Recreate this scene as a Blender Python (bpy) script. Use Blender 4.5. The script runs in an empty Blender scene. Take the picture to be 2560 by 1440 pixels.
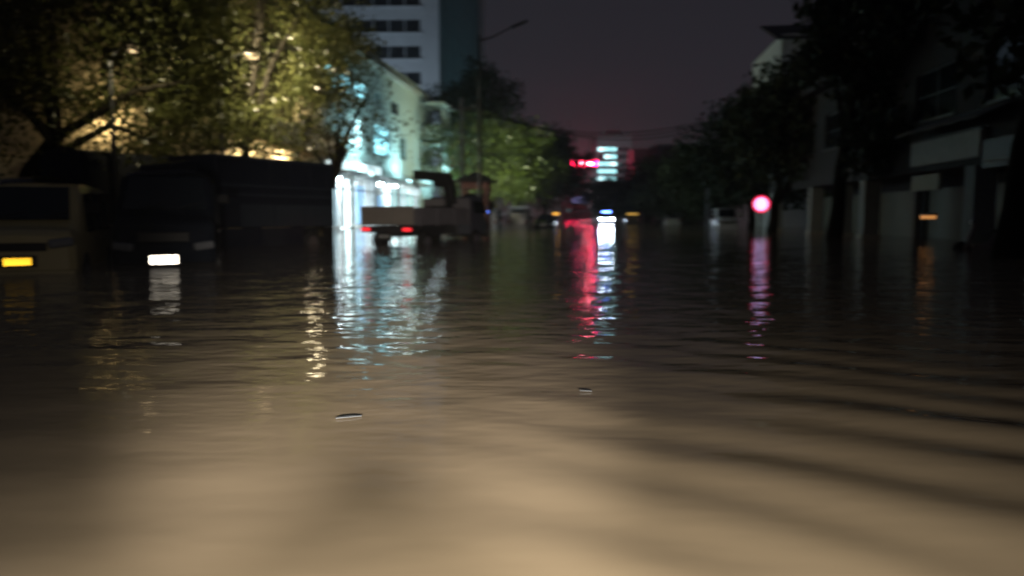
import bpy, bmesh, math, random
import numpy as np
from mathutils import Vector, Matrix

# ------------------------------------------------------------------ camera, sky, exposure
SC = bpy.context.scene
COL = SC.collection
R = math.radians
H_CAM = 0.90                      # eye above the flood water (water level z = 0, road at z = -0.4)
F_PX = 1862.0                     # focal length in pixels of the 2560 px wide photograph
PITCH = math.atan(180.0 / F_PX)
cd = bpy.data.cameras.new('camera'); cam = bpy.data.objects.new('camera', cd); COL.objects.link(cam)
cam.location = (0, 0, H_CAM); cam.rotation_euler = (R(90) - PITCH, 0, 0)
cd.sensor_width = 36.0; cd.lens = 36.0 * F_PX / 2560.0
cd.clip_start = 0.05; cd.clip_end = 3000.0
cd.dof.use_dof = True; cd.dof.focus_distance = 2.6; cd.dof.aperture_fstop = 1.9
cd.dof.aperture_ratio = 0.6
SC.camera = cam

world = bpy.data.worlds.new('World'); SC.world = world; world.use_nodes = True
wn = world.node_tree; wn.nodes.clear()
wo = wn.nodes.new('ShaderNodeOutputWorld'); bg = wn.nodes.new('ShaderNodeBackground')
tc = wn.nodes.new('ShaderNodeTexCoord'); sp = wn.nodes.new('ShaderNodeSeparateXYZ')
rmp = wn.nodes.new('ShaderNodeValToRGB')
rmp.color_ramp.elements[0].position = 0.0; rmp.color_ramp.elements[0].color = (0.029, 0.0235, 0.024, 1)
rmp.color_ramp.elements[1].position = 0.45; rmp.color_ramp.elements[1].color = (0.0088, 0.0094, 0.0128, 1)
e = rmp.color_ramp.elements.new(0.13); e.color = (0.0180, 0.0170, 0.0215, 1)
wn.links.new(tc.outputs['Generated'], sp.inputs[0]); wn.links.new(sp.outputs['Z'], rmp.inputs[0])
wn.links.new(rmp.outputs[0], bg.inputs[0]); bg.inputs[1].default_value = 1.25
wn.links.new(bg.outputs[0], wo.inputs[0])

SC.view_settings.view_transform = 'Standard'; SC.view_settings.look = 'None'
SC.view_settings.exposure = 0.0; SC.view_settings.gamma = 1.0
SC.render.engine = 'CYCLES'
SC.cycles.use_denoising = True
SC.cycles.max_bounces = 6; SC.cycles.diffuse_bounces = 2; SC.cycles.glossy_bounces = 4
SC.cycles.transmission_bounces = 4; SC.cycles.transparent_max_bounces = 6
SC.cycles.sample_clamp_indirect = 3.0; SC.cycles.caustics_reflective = False; SC.cycles.caustics_refractive = False

rng = random.Random(7)
TH = math.atan(0.118)             # the street runs 6.7 degrees to the right of the view
def road(x0, y): return (x0 + 0.118 * y, y)

# ------------------------------------------------------------------ materials
MATS = {}
def pm(name, col, rough=0.6, metal=0.0, var=0.18, scale=3.0, bump=0.0, bscale=40.0, emit=None, es=0.0, coat=0.0, spec=0.5):
    if name in MATS: return MATS[name]
    m = bpy.data.materials.new(name); m.use_nodes = True
    nt = m.node_tree; b = nt.nodes['Principled BSDF']
    t = nt.nodes.new('ShaderNodeTexCoord')
    n = nt.nodes.new('ShaderNodeTexNoise'); n.inputs['Scale'].default_value = scale; n.inputs['Detail'].default_value = 5
    nt.links.new(t.outputs['Object'], n.inputs['Vector'])
    mx = nt.nodes.new('ShaderNodeMix'); mx.data_type = 'RGBA'
    lo = [c * (1 - var) for c in col]; hi = [min(1, c * (1 + var)) for c in col]
    mx.inputs[6].default_value = (*lo, 1); mx.inputs[7].default_value = (*hi, 1)
    nt.links.new(n.outputs['Fac'], mx.inputs[0]); nt.links.new(mx.outputs[2], b.inputs['Base Color'])
    b.inputs['Roughness'].default_value = rough; b.inputs['Metallic'].default_value = metal
    b.inputs['Coat Weight'].default_value = coat; b.inputs['Coat Roughness'].default_value = 0.08
    b.inputs['Specular IOR Level'].default_value = spec
    if bump:
        n2 = nt.nodes.new('ShaderNodeTexNoise'); n2.inputs['Scale'].default_value = bscale; n2.inputs['Detail'].default_value = 3
        nt.links.new(t.outputs['Object'], n2.inputs['Vector'])
        bp = nt.nodes.new('ShaderNodeBump'); bp.inputs['Strength'].default_value = bump; bp.inputs['Distance'].default_value = 0.01
        nt.links.new(n2.outputs['Fac'], bp.inputs['Height']); nt.links.new(bp.outputs[0], b.inputs['Normal'])
    if emit:
        b.inputs['Emission Strength'].default_value = es
        n3 = nt.nodes.new('ShaderNodeTexNoise'); n3.inputs['Scale'].default_value = 1.3; n3.inputs['Detail'].default_value = 2
        nt.links.new(t.outputs['Object'], n3.inputs['Vector'])
        m3 = nt.nodes.new('ShaderNodeMix'); m3.data_type = 'RGBA'
        m3.inputs[6].default_value = (*[c * (0.55 if var > 0.05 else 1) for c in emit], 1); m3.inputs[7].default_value = (*emit, 1)
        mr = nt.nodes.new('ShaderNodeMapRange'); mr.inputs[1].default_value = 0.35; mr.inputs[2].default_value = 0.6
        nt.links.new(n3.outputs['Fac'], mr.inputs[0]); nt.links.new(mr.outputs[0], m3.inputs[0])
        nt.links.new(m3.outputs[2], b.inputs['Emission Color'])
    MATS[name] = m; return m

def leafmat(name, a, b_, trans=0.35, rough=0.32):
    m = bpy.data.materials.new(name); m.use_nodes = True; nt = m.node_tree; b = nt.nodes['Principled BSDF']
    t = nt.nodes.new('ShaderNodeTexCoord')
    n = nt.nodes.new('ShaderNodeTexNoise'); n.inputs['Scale'].default_value = 0.9; n.inputs['Detail'].default_value = 6
    nt.links.new(t.outputs['Object'], n.inputs['Vector'])
    mx = nt.nodes.new('ShaderNodeMix'); mx.data_type = 'RGBA'
    mr = nt.nodes.new('ShaderNodeMapRange'); mr.inputs[1].default_value = 0.3; mr.inputs[2].default_value = 0.7
    nt.links.new(n.outputs['Fac'], mr.inputs[0]); nt.links.new(mr.outputs[0], mx.inputs[0])
    mx.inputs[6].default_value = (*a, 1); mx.inputs[7].default_value = (*b_, 1)
    nt.links.new(mx.outputs[2], b.inputs['Base Color']); b.inputs['Roughness'].default_value = rough
    tr = nt.nodes.new('ShaderNodeBsdfTranslucent'); nt.links.new(mx.outputs[2], tr.inputs[0])
    ms = nt.nodes.new('ShaderNodeMixShader'); ms.inputs[0].default_value = trans
    nt.links.new(b.outputs[0], ms.inputs[1]); nt.links.new(tr.outputs[0], ms.inputs[2])
    nt.links.new(ms.outputs[0], nt.nodes['Material Output'].inputs[0])
    return m

M = dict(
    asphalt=pm('asphalt', (0.05, 0.05, 0.05), 0.9, bump=0.4), earth=pm('earth', (0.10, 0.08, 0.06), 0.95),
    paving=pm('paving', (0.25, 0.23, 0.21), 0.85, bump=0.3), kerb=pm('kerb', (0.35, 0.34, 0.32), 0.85),
    whitewall=pm('whitewall', (0.62, 0.64, 0.66), 0.8, scale=0.6, bump=0.15), cream=pm('cream', (0.60, 0.50, 0.33), 0.8, scale=0.7, bump=0.15),
    tealwall=pm('tealwall', (0.62, 0.70, 0.68), 0.75, scale=0.8, bump=0.15), greywall=pm('greywall', (0.34, 0.35, 0.36), 0.85, scale=0.5, bump=0.2),
    darkwall=pm('darkwall', (0.14, 0.14, 0.16), 0.85, scale=0.5, bump=0.2), pinkwall=pm('pinkwall', (0.45, 0.33, 0.34), 0.8, scale=0.5),
    glassdark=pm('glassdark', (0.015, 0.02, 0.025), 0.08, spec=0.7), tealglass=pm('tealglass', (0.06, 0.17, 0.18), 0.35, scale=0.2, var=0.35),
    frame=pm('frame', (0.45, 0.46, 0.47), 0.5), darkframe=pm('darkframe', (0.06, 0.06, 0.07), 0.5),
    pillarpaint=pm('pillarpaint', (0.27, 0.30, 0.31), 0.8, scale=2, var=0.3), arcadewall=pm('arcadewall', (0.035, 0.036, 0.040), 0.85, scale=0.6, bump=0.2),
    concrete=pm('concrete', (0.38, 0.37, 0.35), 0.85, bump=0.25), roofdark=pm('roofdark', (0.045, 0.045, 0.05), 0.85, bump=0.4, bscale=15),
    metal=pm('metal', (0.30, 0.31, 0.32), 0.45, metal=0.7), darkmetal=pm('darkmetal', (0.05, 0.05, 0.055), 0.5, metal=0.4),
    rubber=pm('rubber', (0.02, 0.02, 0.02), 0.85), rim=pm('rim', (0.35, 0.36, 0.37), 0.4, metal=0.8),
    black=pm('black', (0.012, 0.012, 0.014), 0.6), bark=pm('bark', (0.10, 0.075, 0.05), 0.95, bump=0.8, bscale=12),
    dullnavy=pm('dullnavy', (0.012, 0.016, 0.027), 0.85, spec=0.15), matteblack=pm('matteblack', (0.02, 0.02, 0.022), 0.9, spec=0.2), darkbark=pm('darkbark', (0.012, 0.010, 0.007), 0.95, spec=0.1, bump=0.8, bscale=12),
    yellowpaint=pm('yellowpaint', (0.46, 0.39, 0.20), 0.5, coat=0.5, var=0.1), navypaint=pm('navypaint', (0.010, 0.013, 0.024), 0.28, coat=0.6),
    navybox=pm('navybox', (0.012, 0.016, 0.028), 0.5), navypanel=pm('navypanel', (0.030, 0.040, 0.055), 0.45),
    tarp=pm('tarp', (0.013, 0.015, 0.024), 0.75, bump=0.8, bscale=4), truckbed=pm('truckbed', (0.23, 0.205, 0.185), 0.55, scale=2, bump=0.2),
    trucksteel=pm('trucksteel', (0.16, 0.15, 0.17), 0.5, scale=2), truckcab=pm('truckcab', (0.06, 0.065, 0.085), 0.35, coat=0.4),
    whitepaint=pm('whitepaint', (0.70, 0.72, 0.78), 0.3, coat=0.5, var=0.06), silverpaint=pm('silverpaint', (0.35, 0.36, 0.38), 0.3, metal=0.4, coat=0.5),
    blackpaint=pm('blackpaint', (0.012, 0.012, 0.014), 0.2, coat=0.7), orangepaint=pm('orangepaint', (0.75, 0.33, 0.03), 0.35, coat=0.4),
    platewhite=pm('platewhite', (0.93, 0.94, 0.92), 0.15, metal=1.0, var=0.02), plateyellow=pm('plateyellow', (0.75, 0.45, 0.03), 0.16, metal=1.0, var=0.02),
    chrome=pm('chrome', (0.75, 0.76, 0.78), 0.14, metal=1.0, var=0.03), lamplens=pm('lamplens', (0.16, 0.17, 0.19), 0.12, spec=0.8),
    brick=pm('brickred', (0.24, 0.09, 0.085), 0.85, scale=5, bump=0.3), pinkplaster=pm('pinkplaster', (0.30, 0.16, 0.16), 0.8),
    signdim=pm('signdim', (0.36, 0.38, 0.37), 0.6, scale=4, var=0.3), signcream=pm('signcream', (0.34, 0.32, 0.23), 0.6, var=0.1), signnavy=pm('signnavy', (0.02, 0.025, 0.06), 0.5),
    shutter=pm('shutter', (0.13, 0.13, 0.10), 0.55, scale=1.5), awning=pm('awning', (0.20, 0.21, 0.215), 0.7, scale=3),
    plastic=pm('plastic', (0.10, 0.115, 0.14), 0.6, var=0.05), scooterpaint=pm('scooterpaint', (0.16, 0.12, 0.13), 0.35, coat=0.4),
    shopwhite=pm('shopwhite', (0.78, 0.82, 0.84), 0.7, var=0.06), shopblue=pm('shopblue', (0.10, 0.32, 0.75), 0.5), shopgoods=pm('shopgoods', (0.45, 0.50, 0.55), 0.6, scale=9, var=0.9),
    # things that give off light
    tubelight=pm('tubelight', (0.9, 0.95, 1), 0.5, emit=(0.80, 0.96, 1.0), es=60.0, var=0.0),
    bluebox=pm('bluebox', (0.2, 0.4, 0.8), 0.5, emit=(0.16, 0.42, 1.0), es=1.2),
    signwhite=pm('signwhite', (0.8, 0.8, 0.8), 0.5, emit=(0.75, 0.95, 1.0), es=1.3),
    tealpanefar=pm('tealpanefar', (0.1, 0.2, 0.2), 0.2, emit=(0.38, 0.85, 0.90), es=3.6), panelwhite=pm('panelwhite', (0.7, 0.8, 0.8), 0.4, emit=(0.58, 0.84, 0.95), es=1.3), panelbright=pm('panelbright', (0.8, 0.9, 0.9), 0.4, emit=(0.75, 0.97, 1.0), es=4.5), panelsky=pm('panelsky', (0.4, 0.6, 0.8), 0.4, emit=(0.28, 0.60, 1.0), es=1.5), panelteal=pm('panelteal', (0.5, 0.7, 0.7), 0.4, emit=(0.45, 0.74, 0.76), es=1.3),
    tealpane=pm('tealpane', (0.1, 0.2, 0.2), 0.2, emit=(0.32, 0.82, 0.95), es=3.4), tealpanebright=pm('tealpanebright', (0.1, 0.2, 0.2), 0.2, emit=(0.55, 0.95, 1.0), es=5.5),
    tealpanedim=pm('tealpanedim', (0.05, 0.1, 0.1), 0.2, emit=(0.20, 0.42, 0.44), es=0.22),
    purplebox=pm('purplebox', (0.3, 0.3, 0.5), 0.4, emit=(0.36, 0.34, 0.78), es=0.55),
    redneon=pm('redneon', (0.5, 0.0, 0.02), 0.4, emit=(1.0, 0.009, 0.075), es=55.0, var=0.0), pinkneon=pm('pinkneon', (0.8, 0.5, 0.6), 0.4, emit=(1.0, 0.35, 0.40), es=60.0, var=0.0),
    blueneon=pm('blueneon', (0.2, 0.3, 0.9), 0.4, emit=(0.05, 0.08, 1.0), es=14.0, var=0.0),
    ringred=pm('ringred', (0.5, 0.0, 0.05), 0.4, emit=(1.0, 0.03, 0.10), es=1.5, var=0.0), ringcore=pm('ringcore', (0.8, 0.8, 0.9), 0.4, emit=(0.50, 0.50, 1.0), es=1.9, var=0.0),
    headlamp=pm('headlamp', (1, 1, 1), 0.3, emit=(0.70, 0.84, 1.0), es=120.0, var=0.0), bluestrobe=pm('bluestrobe', (0.1, 0.2, 1), 0.3, emit=(0.10, 0.22, 1.0), es=26.0, var=0.0),
    taillamp=pm('taillamp', (0.5, 0.01, 0.01), 0.3, emit=(1.0, 0.03, 0.04), es=1.5, var=0.0), amberlamp=pm('amberlamp', (0.8, 0.4, 0.02), 0.3, emit=(1.0, 0.48, 0.06), es=2.2, var=0.0),
    amberdim=pm('amberdim', (0.8, 0.4, 0.1), 0.3, emit=(1.0, 0.42, 0.12), es=0.55, var=0.0), taxisign=pm('taxisign', (0.8, 0.5, 0.05), 0.3, emit=(1.0, 0.58, 0.12), es=0.75, var=0.0),
    warmlamp=pm('warmlamp', (1, 0.8, 0.5), 0.3, emit=(1.0, 0.72, 0.36), es=1.6, var=0.0), addedcool=pm('addedcool', (0.8, 0.95, 1), 0.3, emit=(0.7, 0.95, 1.0), es=1.5, var=0.0),
    whitelamp=pm('whitelamp', (1, 1, 1), 0.3, emit=(0.85, 0.92, 1.0), es=2.5, var=0.0),
)
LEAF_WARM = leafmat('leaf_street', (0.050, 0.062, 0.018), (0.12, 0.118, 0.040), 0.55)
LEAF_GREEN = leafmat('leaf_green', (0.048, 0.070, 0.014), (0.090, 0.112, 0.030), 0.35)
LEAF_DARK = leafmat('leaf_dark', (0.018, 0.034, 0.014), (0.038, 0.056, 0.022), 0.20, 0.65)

# ------------------------------------------------------------------ mesh helpers
class MB:
    def __init__(s): s.v = []; s.f = []; s.smooth = False
    def box(s, c, size, rz=0.0, rx=0.0, ry=0.0, taper=(1, 1)):
        hx, hy, hz = size[0] / 2, size[1] / 2, size[2] / 2
        m = Matrix.Rotation(rz, 3, 'Z') @ Matrix.Rotation(ry, 3, 'Y') @ Matrix.Rotation(rx, 3, 'X'); b = len(s.v); c = Vector(c)
        for z in (-1, 1):
            tx, ty = (taper if z > 0 else (1, 1))
            for x, y in ((-1, -1), (1, -1), (1, 1), (-1, 1)):
                s.v.append(tuple(c + m @ Vector((x * hx * tx, y * hy * ty, z * hz))))
        s.f += [(b, b+3, b+2, b+1), (b+4, b+5, b+6, b+7), (b, b+1, b+5, b+4), (b+1, b+2, b+6, b+5), (b+2, b+3, b+7, b+6), (b+3, b, b+4, b+7)]
        return s
    def bx(s, x0, x1, y0, y1, z0, z1): return s.box(((x0+x1)/2, (y0+y1)/2, (z0+z1)/2), (abs(x1-x0), abs(y1-y0), abs(z1-z0)))
    def tube(s, pts, rad, n=8, cap=True):
        pts = [Vector(p) for p in pts]
        if not isinstance(rad, (list, tuple)): rad = [rad] * len(pts)
        b0 = len(s.v)
        for i, p in enumerate(pts):
            d = (pts[min(i+1, len(pts)-1)] - pts[max(i-1, 0)]).normalized()
            a = d.orthogonal().normalized() if abs(d.z) > 0.95 else d.cross(Vector((0, 0, 1))).normalized()
            c = d.cross(a)
            for k in range(n):
                t = 2 * math.pi * k / n
                s.v.append(tuple(p + (a * math.cos(t) + c * math.sin(t)) * rad[i]))
        for i in range(len(pts) - 1):
            for k in range(n):
                s.f.append((b0+i*n+k, b0+i*n+(k+1) % n, b0+(i+1)*n+(k+1) % n, b0+(i+1)*n+k))
        if cap:
            s.f.append(tuple(b0 + k for k in range(n))[::-1]); e = b0 + (len(pts)-1)*n; s.f.append(tuple(e + k for k in range(n)))
        return s
    def slab(s, quad, t):                       # a quad (4 points) given a thickness along its normal
        q = [Vector(p) for p in quad]; nrm = (q[1]-q[0]).cross(q[2]-q[0]).normalized() * t; b = len(s.v)
        for p in q: s.v.append(tuple(p))
        for p in q: s.v.append(tuple(p + nrm))
        s.f += [(b+3, b+2, b+1, b), (b+4, b+5, b+6, b+7)]
        for k in range(4): s.f.append((b+k, b+(k+1) % 4, b+4+(k+1) % 4, b+4+k))
        return s
    def loft(s, rings, cap=True):
        b0 = len(s.v); n = len(rings[0])
        for r in rings: s.v += [tuple(p) for p in r]
        for i in range(len(rings)-1):
            for k in range(n):
                s.f.append((b0+i*n+k, b0+i*n+(k+1) % n, b0+(i+1)*n+(k+1) % n, b0+(i+1)*n+k))
        if cap:
            s.f.append(tuple(b0 + k for k in range(n))[::-1]); e = b0 + (len(rings)-1)*n; s.f.append(tuple(e + k for k in range(n)))
        return s
    def mesh(s, name, smooth=False):
        me = bpy.data.meshes.new(name); me.from_pydata(s.v, [], s.f); me.update()
        bm = bmesh.new(); bm.from_mesh(me); bmesh.ops.recalc_face_normals(bm, faces=bm.faces); bm.to_mesh(me); bm.free()
        if smooth:
            me.polygons.foreach_set('use_smooth', [True] * len(me.polygons))
            me.set_sharp_from_angle(angle=R(38))
        return me
    def build(s, name, mat, parent=None, smooth=False, bevel=0.0):
        me = s.mesh(name, smooth); me.materials.append(mat)
        o = bpy.data.objects.new(name, me); COL.objects.link(o); o.parent = parent
        if bevel:
            md = o.modifiers.new('bevel', 'BEVEL'); md.width = bevel; md.segments = 2; md.limit_method = 'ANGLE'
        return o
def tag(o, label=None, cat=None, group=None, kind=None):
    if label: o['label'] = label
    if cat: o['category'] = cat
    if group: o['group'] = group
    if kind: o['kind'] = kind
    return o
def thing(name, label, cat, loc, rz=0.0, group=None):
    o = bpy.data.objects.new(name, None); COL.objects.link(o); o.location = loc; o.rotation_euler = (0, 0, rz)
    return tag(o, label, cat, group)
def lamp(parent, kind, loc, energy, col, size=0.2, **kw):
    l = bpy.data.lights.new('lamp_light', kind); l.energy = energy; l.color = col
    if kind in ('POINT', 'SPOT'): l.shadow_soft_size = size
    if kind == 'SPOT': l.spot_size = kw.get('spot', R(90)); l.spot_blend = kw.get('blend', 0.6)
    if kind == 'AREA': l.size = size; l.shape = 'RECTANGLE'; l.size_y = kw.get('size_y', size)
    o = bpy.data.objects.new('lamp_light', l); COL.objects.link(o); o.parent = parent; o.location = loc
    if 'aim' in kw: o.rotation_euler = Vector(kw['aim']).to_track_quat('-Z', 'Y').to_euler()
    return o

# ------------------------------------------------------------------ the flooded street
tag(MB().bx(-700, 700, -60, 900, -0.9, -0.45).build('ground', M['earth']), kind='structure')
def strip(name, x0, x1, y0, y1, z0, z1, mat):
    m = MB(); a, b, c, d = road(x0, y0), road(x1, y0), road(x1, y1), road(x0, y1)
    m.slab([(a[0], a[1], z0), (b[0], b[1], z0), (c[0], c[1], z0), (d[0], d[1], z0)], z1 - z0)
    return tag(m.build(name, mat), kind='structure')
strip('road', -9.0, 9.0, -20, 320, -0.44, -0.40, M['asphalt'])
strip('pavement', -24.0, -9.2, -20, 320, -0.44, -0.28, M['paving'])
strip('pavement', 9.2, 24.0, -20, 320, -0.44, -0.28, M['paving'])
strip('kerb', -9.2, -9.0, -20, 320, -0.44, -0.26, M['kerb'])
strip('kerb', 9.0, 9.2, -20, 320, -0.44, -0.26, M['kerb'])

def water():
    ys = [-3.0]; 
    while ys[-1] < 420: ys.append(ys[-1] + max(0.035, 0.0095 * abs(ys[-1])))
    n = 620; t = np.linspace(-1, 1, n); xs = np.sinh(t * 5.0) / math.sinh(5.0) * 260
    xs = np.interp(np.linspace(0, 1, n), np.linspace(0, 1, n), xs)
    X, Y = np.meshgrid(xs, np.array(ys)); dx = np.gradient(xs)[None, :] + 0 * Y
    dy = np.gradient(np.array(ys))[:, None] + 0 * X
    Z = np.zeros_like(X); rs = np.random.RandomState(3)
    # the bow wave of the car the photograph was taken from: crests running out ahead to the right, weaker to the left
    def fade(lam, ca, sa): return np.clip(1.6 - (np.abs(ca) * dx + np.abs(sa) * dy) / lam * 4.0, 0, 1)
    wob = 0.45 * np.sin(0.9 * X + 0.4 * Y) + 0.35 * np.sin(1.7 * Y - 0.6 * X + 1.0) + 0.3 * np.sin(2.9 * X + 1.1 * Y + 2.0) + 0.2 * np.sin(4.3 * X - 2.2 * Y)
    mod = 0.62 + 0.38 * np.sin(1.3 * X - 0.8 * Y + 0.7) * np.cos(0.7 * X + 1.6 * Y)
    near = 1 / (1 + np.exp((Y - 4.6) * 1.1)); k = 2 * math.pi / 0.50
    right = 1 / (1 + np.exp(-(X - 0.80 + 0.15 * Y) * 2.6)); left = 1 / (1 + np.exp((X + 1.1) * 2.0))
    Z += 0.0115 * mod * np.sin(k * (0.55 * X + 0.83 * Y) + wob * 1.6) * right * near * fade(0.5, 0.55, 0.83)
    Z += 0.0040 * np.sin(k * 0.57 * (0.40 * X + 0.91 * Y) + wob * 2 + 1.3) * near * (0.03 + 0.97 * right) * fade(0.85, 0.4, 0.9)
    Z += 0.0012 * np.sin(k * 1.9 * (0.62 * X + 0.78 * Y) + wob * 2.6 + 0.3) * mod * right * near * fade(0.26, 0.6, 0.8)
    Z += 0.0026 * np.sin(k * 0.75 * (-0.42 * X + 0.9 * Y) + wob * 1.7) * left * near * fade(0.6, 0.42, 0.9)
    for i in range(26):
        lam = 0.22 * (1.17 ** (i % 13)) * rs.uniform(0.9, 1.1); th = rs.normal(R(90), R(38)); ca, sa = math.cos(th), math.sin(th)
        amp = lam * 0.0021 * (1.0 if lam > 0.3 else 0.8)
        grp = 0.6 + 0.4 * np.sin(0.35 * X * rs.uniform(0.5, 1.5) + 0.27 * Y + rs.uniform(0, 6))
        Z += amp * grp * np.sin(2 * math.pi / lam * (ca * X + sa * Y) + rs.uniform(0, 6.28) + wob * 0.8) * fade(lam, ca, sa) * (0.10 + 0.90 / (1 + np.exp(-(Y - 5.2) * 1.1)))
    ny, nx = X.shape; V = np.stack([X, Y, Z], -1).reshape(-1, 3)
    i = np.arange(ny - 1)[:, None] * nx + np.arange(nx - 1)[None, :]
    F = np.stack([i, i + 1, i + nx + 1, i + nx], -1).reshape(-1, 4)
    me = bpy.data.meshes.new('water'); me.vertices.add(len(V)); me.vertices.foreach_set('co', V.ravel())
    me.loops.add(F.size); me.loops.foreach_set('vertex_index', F.ravel()); me.polygons.add(len(F))
    me.polygons.foreach_set('loop_start', np.arange(0, F.size, 4)); me.polygons.foreach_set('use_smooth', np.ones(len(F), bool)); me.update(); me.validate()
    m = bpy.data.materials.new('flood_water'); m.use_nodes = True; nt = m.node_tree; b = nt.nodes['Principled BSDF']
    t_ = nt.nodes.new('ShaderNodeTexCoord')
    mp = nt.nodes.new('ShaderNodeMapping'); mp.inputs['Scale'].default_value = (0.75, 1.5, 1); nt.links.new(t_.outputs['Object'], mp.inputs[0])
    n0 = nt.nodes.new('ShaderNodeTexNoise'); n0.inputs['Scale'].default_value = 0.8; n0.inputs['Detail'].default_value = 3; nt.links.new(t_.outputs['Object'], n0.inputs[0])
    mx = nt.nodes.new('ShaderNodeMix'); mx.data_type = 'RGBA'; mx.inputs[6].default_value = (0.31, 0.255, 0.188, 1); mx.inputs[7].default_value = (0.37, 0.303, 0.224, 1)
    nt.links.new(n0.outputs['Fac'], mx.inputs[0]); nt.links.new(mx.outputs[2], b.inputs['Base Color'])
    b.inputs['Roughness'].default_value = 0.03; b.inputs['IOR'].default_value = 1.33
    n1 = nt.nodes.new('ShaderNodeTexNoise'); n1.inputs['Scale'].default_value = 2.6; n1.inputs['Detail'].default_value = 2.0; nt.links.new(mp.outputs[0], n1.inputs[0])
    n2 = nt.nodes.new('ShaderNodeTexNoise'); n2.inputs['Scale'].default_value = 7.0; n2.inputs['Detail'].default_value = 1.0; nt.links.new(mp.outputs[0], n2.inputs[0])
    ad = nt.nodes.new('ShaderNodeMath'); ad.operation = 'MULTIPLY_ADD'; ad.inputs[1].default_value = 0.28
    nt.links.new(n2.outputs['Fac'], ad.inputs[0]); nt.links.new(n1.outputs['Fac'], ad.inputs[2])
    bp = nt.nodes.new('ShaderNodeBump'); bp.inputs['Strength'].default_value = 1.0; bp.inputs['Distance'].default_value = 0.022
    sx = nt.nodes.new('ShaderNodeSeparateXYZ'); nt.links.new(t_.outputs['Object'], sx.inputs[0])
    mk = nt.nodes.new('ShaderNodeMapRange'); mk.interpolation_type = 'SMOOTHSTEP'; mk.inputs[1].default_value = 2.0; mk.inputs[2].default_value = 7.0; mk.inputs[3].default_value = 0.10
    nt.links.new(sx.outputs['Y'], mk.inputs[0])           # water pushed smooth ahead of the car
    mu = nt.nodes.new('ShaderNodeMath'); mu.operation = 'MULTIPLY'; nt.links.new(ad.outputs[0], mu.inputs[0]); nt.links.new(mk.outputs[0], mu.inputs[1])
    nt.links.new(mu.outputs[0], bp.inputs['Height']); nt.links.new(bp.outputs[0], b.inputs['Normal'])
    me.materials.append(m); o = bpy.data.objects.new('flood_water', me); COL.objects.link(o); tag(o, kind='structure')
water()

# ------------------------------------------------------------------ the headlamps of the car the photograph is taken from (below the frame)
car0 = thing('headlamp_cluster', 'warm headlamps of the car below the picture', 'headlamp', (0, -0.35, -0.4))
for sx in (-0.48, 0.48):
    hl = MB().tube([(sx, -0.10, 0.82), (sx, 0.0, 0.82)], [0.07, 0.10], 12).build('lamp_housing', M['darkmetal'], car0)
    lamp(car0, 'SPOT', (sx, 0.04, 0.90), 800.0, (1.0, 0.87, 0.66), 0.10, spot=R(108), blend=1.0, aim=(0.10, 1, -1.0))
    lamp(car0, 'SPOT', (sx, 0.05, 0.90), 72.0, (1.0, 0.88, 0.72), 0.06, spot=R(80), blend=1.0, aim=(-0.55, 1, 0.0))
    lamp(car0, 'SPOT', (sx, 0.05, 0.90), 2600.0, (1.0, 0.88, 0.72), 0.05, spot=R(30), blend=1.0, aim=(-0.165, 1, 0.012))

# ------------------------------------------------------------------ facades
class FR:                                        # a wall plane: origin, along-direction u, outward normal n (local to its parent)
    def __init__(s, parent, o, u, n): s.p = parent; s.o = Vector(o); s.u = Vector(u).normalized(); s.n = Vector(n).normalized()
    def pt(s, a, z, d=0.0): return s.o + s.u * a + s.n * d + Vector((0, 0, z))
    def boxm(s, m, a0, a1, z0, z1, d0, d1):
        b = len(m.v)
        for z in (z0, z1):
            for a, d in ((a0, d0), (a1, d0), (a1, d1), (a0, d1)): m.v.append(tuple(s.pt(a, z, d)))
        m.f += [(b, b+3, b+2, b+1), (b+4, b+5, b+6, b+7), (b, b+1, b+5, b+4), (b+1, b+2, b+6, b+5), (b+2, b+3, b+7, b+6), (b+3, b, b+4, b+7)]
        return m
    def part(s, name, mat, a0, a1, z0, z1, d0, d1, parent=None): return s.boxm(MB(), a0, a1, z0, z1, d0, d1).build(name, mat, parent or s.p)
def wall(fr, name, mat, W, H, holes, t=0.25, z0=-0.4):
    A = sorted({0.0, W} | {h[0] for h in holes} | {h[1] for h in holes}); Zs = sorted({z0, H} | {h[2] for h in holes} | {h[3] for h in holes})
    m = MB()
    def solid(i, j):
        if i < 0 or j < 0 or i >= len(A)-1 or j >= len(Zs)-1: return False
        ca, cz = (A[i]+A[i+1])/2, (Zs[j]+Zs[j+1])/2
        return not any(h[0] < ca < h[1] and h[2] < cz < h[3] for h in holes)
    def q(*ps):
        b = len(m.v); m.v.extend(tuple(p) for p in ps); m.f.append((b, b+1, b+2, b+3))
    for i in range(len(A)-1):
        for j in range(len(Zs)-1):
            if not solid(i, j): continue
            a0, a1, b0, b1 = A[i], A[i+1], Zs[j], Zs[j+1]
            q(fr.pt(a0, b0), fr.pt(a1, b0), fr.pt(a1, b1), fr.pt(a0, b1)); q(fr.pt(a0, b0, -t), fr.pt(a0, b1, -t), fr.pt(a1, b1, -t), fr.pt(a1, b0, -t))
            if not solid(i-1, j): q(fr.pt(a0, b0), fr.pt(a0, b1), fr.pt(a0, b1, -t), fr.pt(a0, b0, -t))
            if not solid(i+1, j): q(fr.pt(a1, b0), fr.pt(a1, b0, -t), fr.pt(a1, b1, -t), fr.pt(a1, b1))
            if not solid(i, j-1): q(fr.pt(a0, b0), fr.pt(a0, b0, -t), fr.pt(a1, b0, -t), fr.pt(a1, b0))
            if not solid(i, j+1): q(fr.pt(a0, b1), fr.pt(a1, b1), fr.pt(a1, b1, -t), fr.pt(a0, b1, -t))
    return m.build(name, mat, fr.p)
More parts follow.
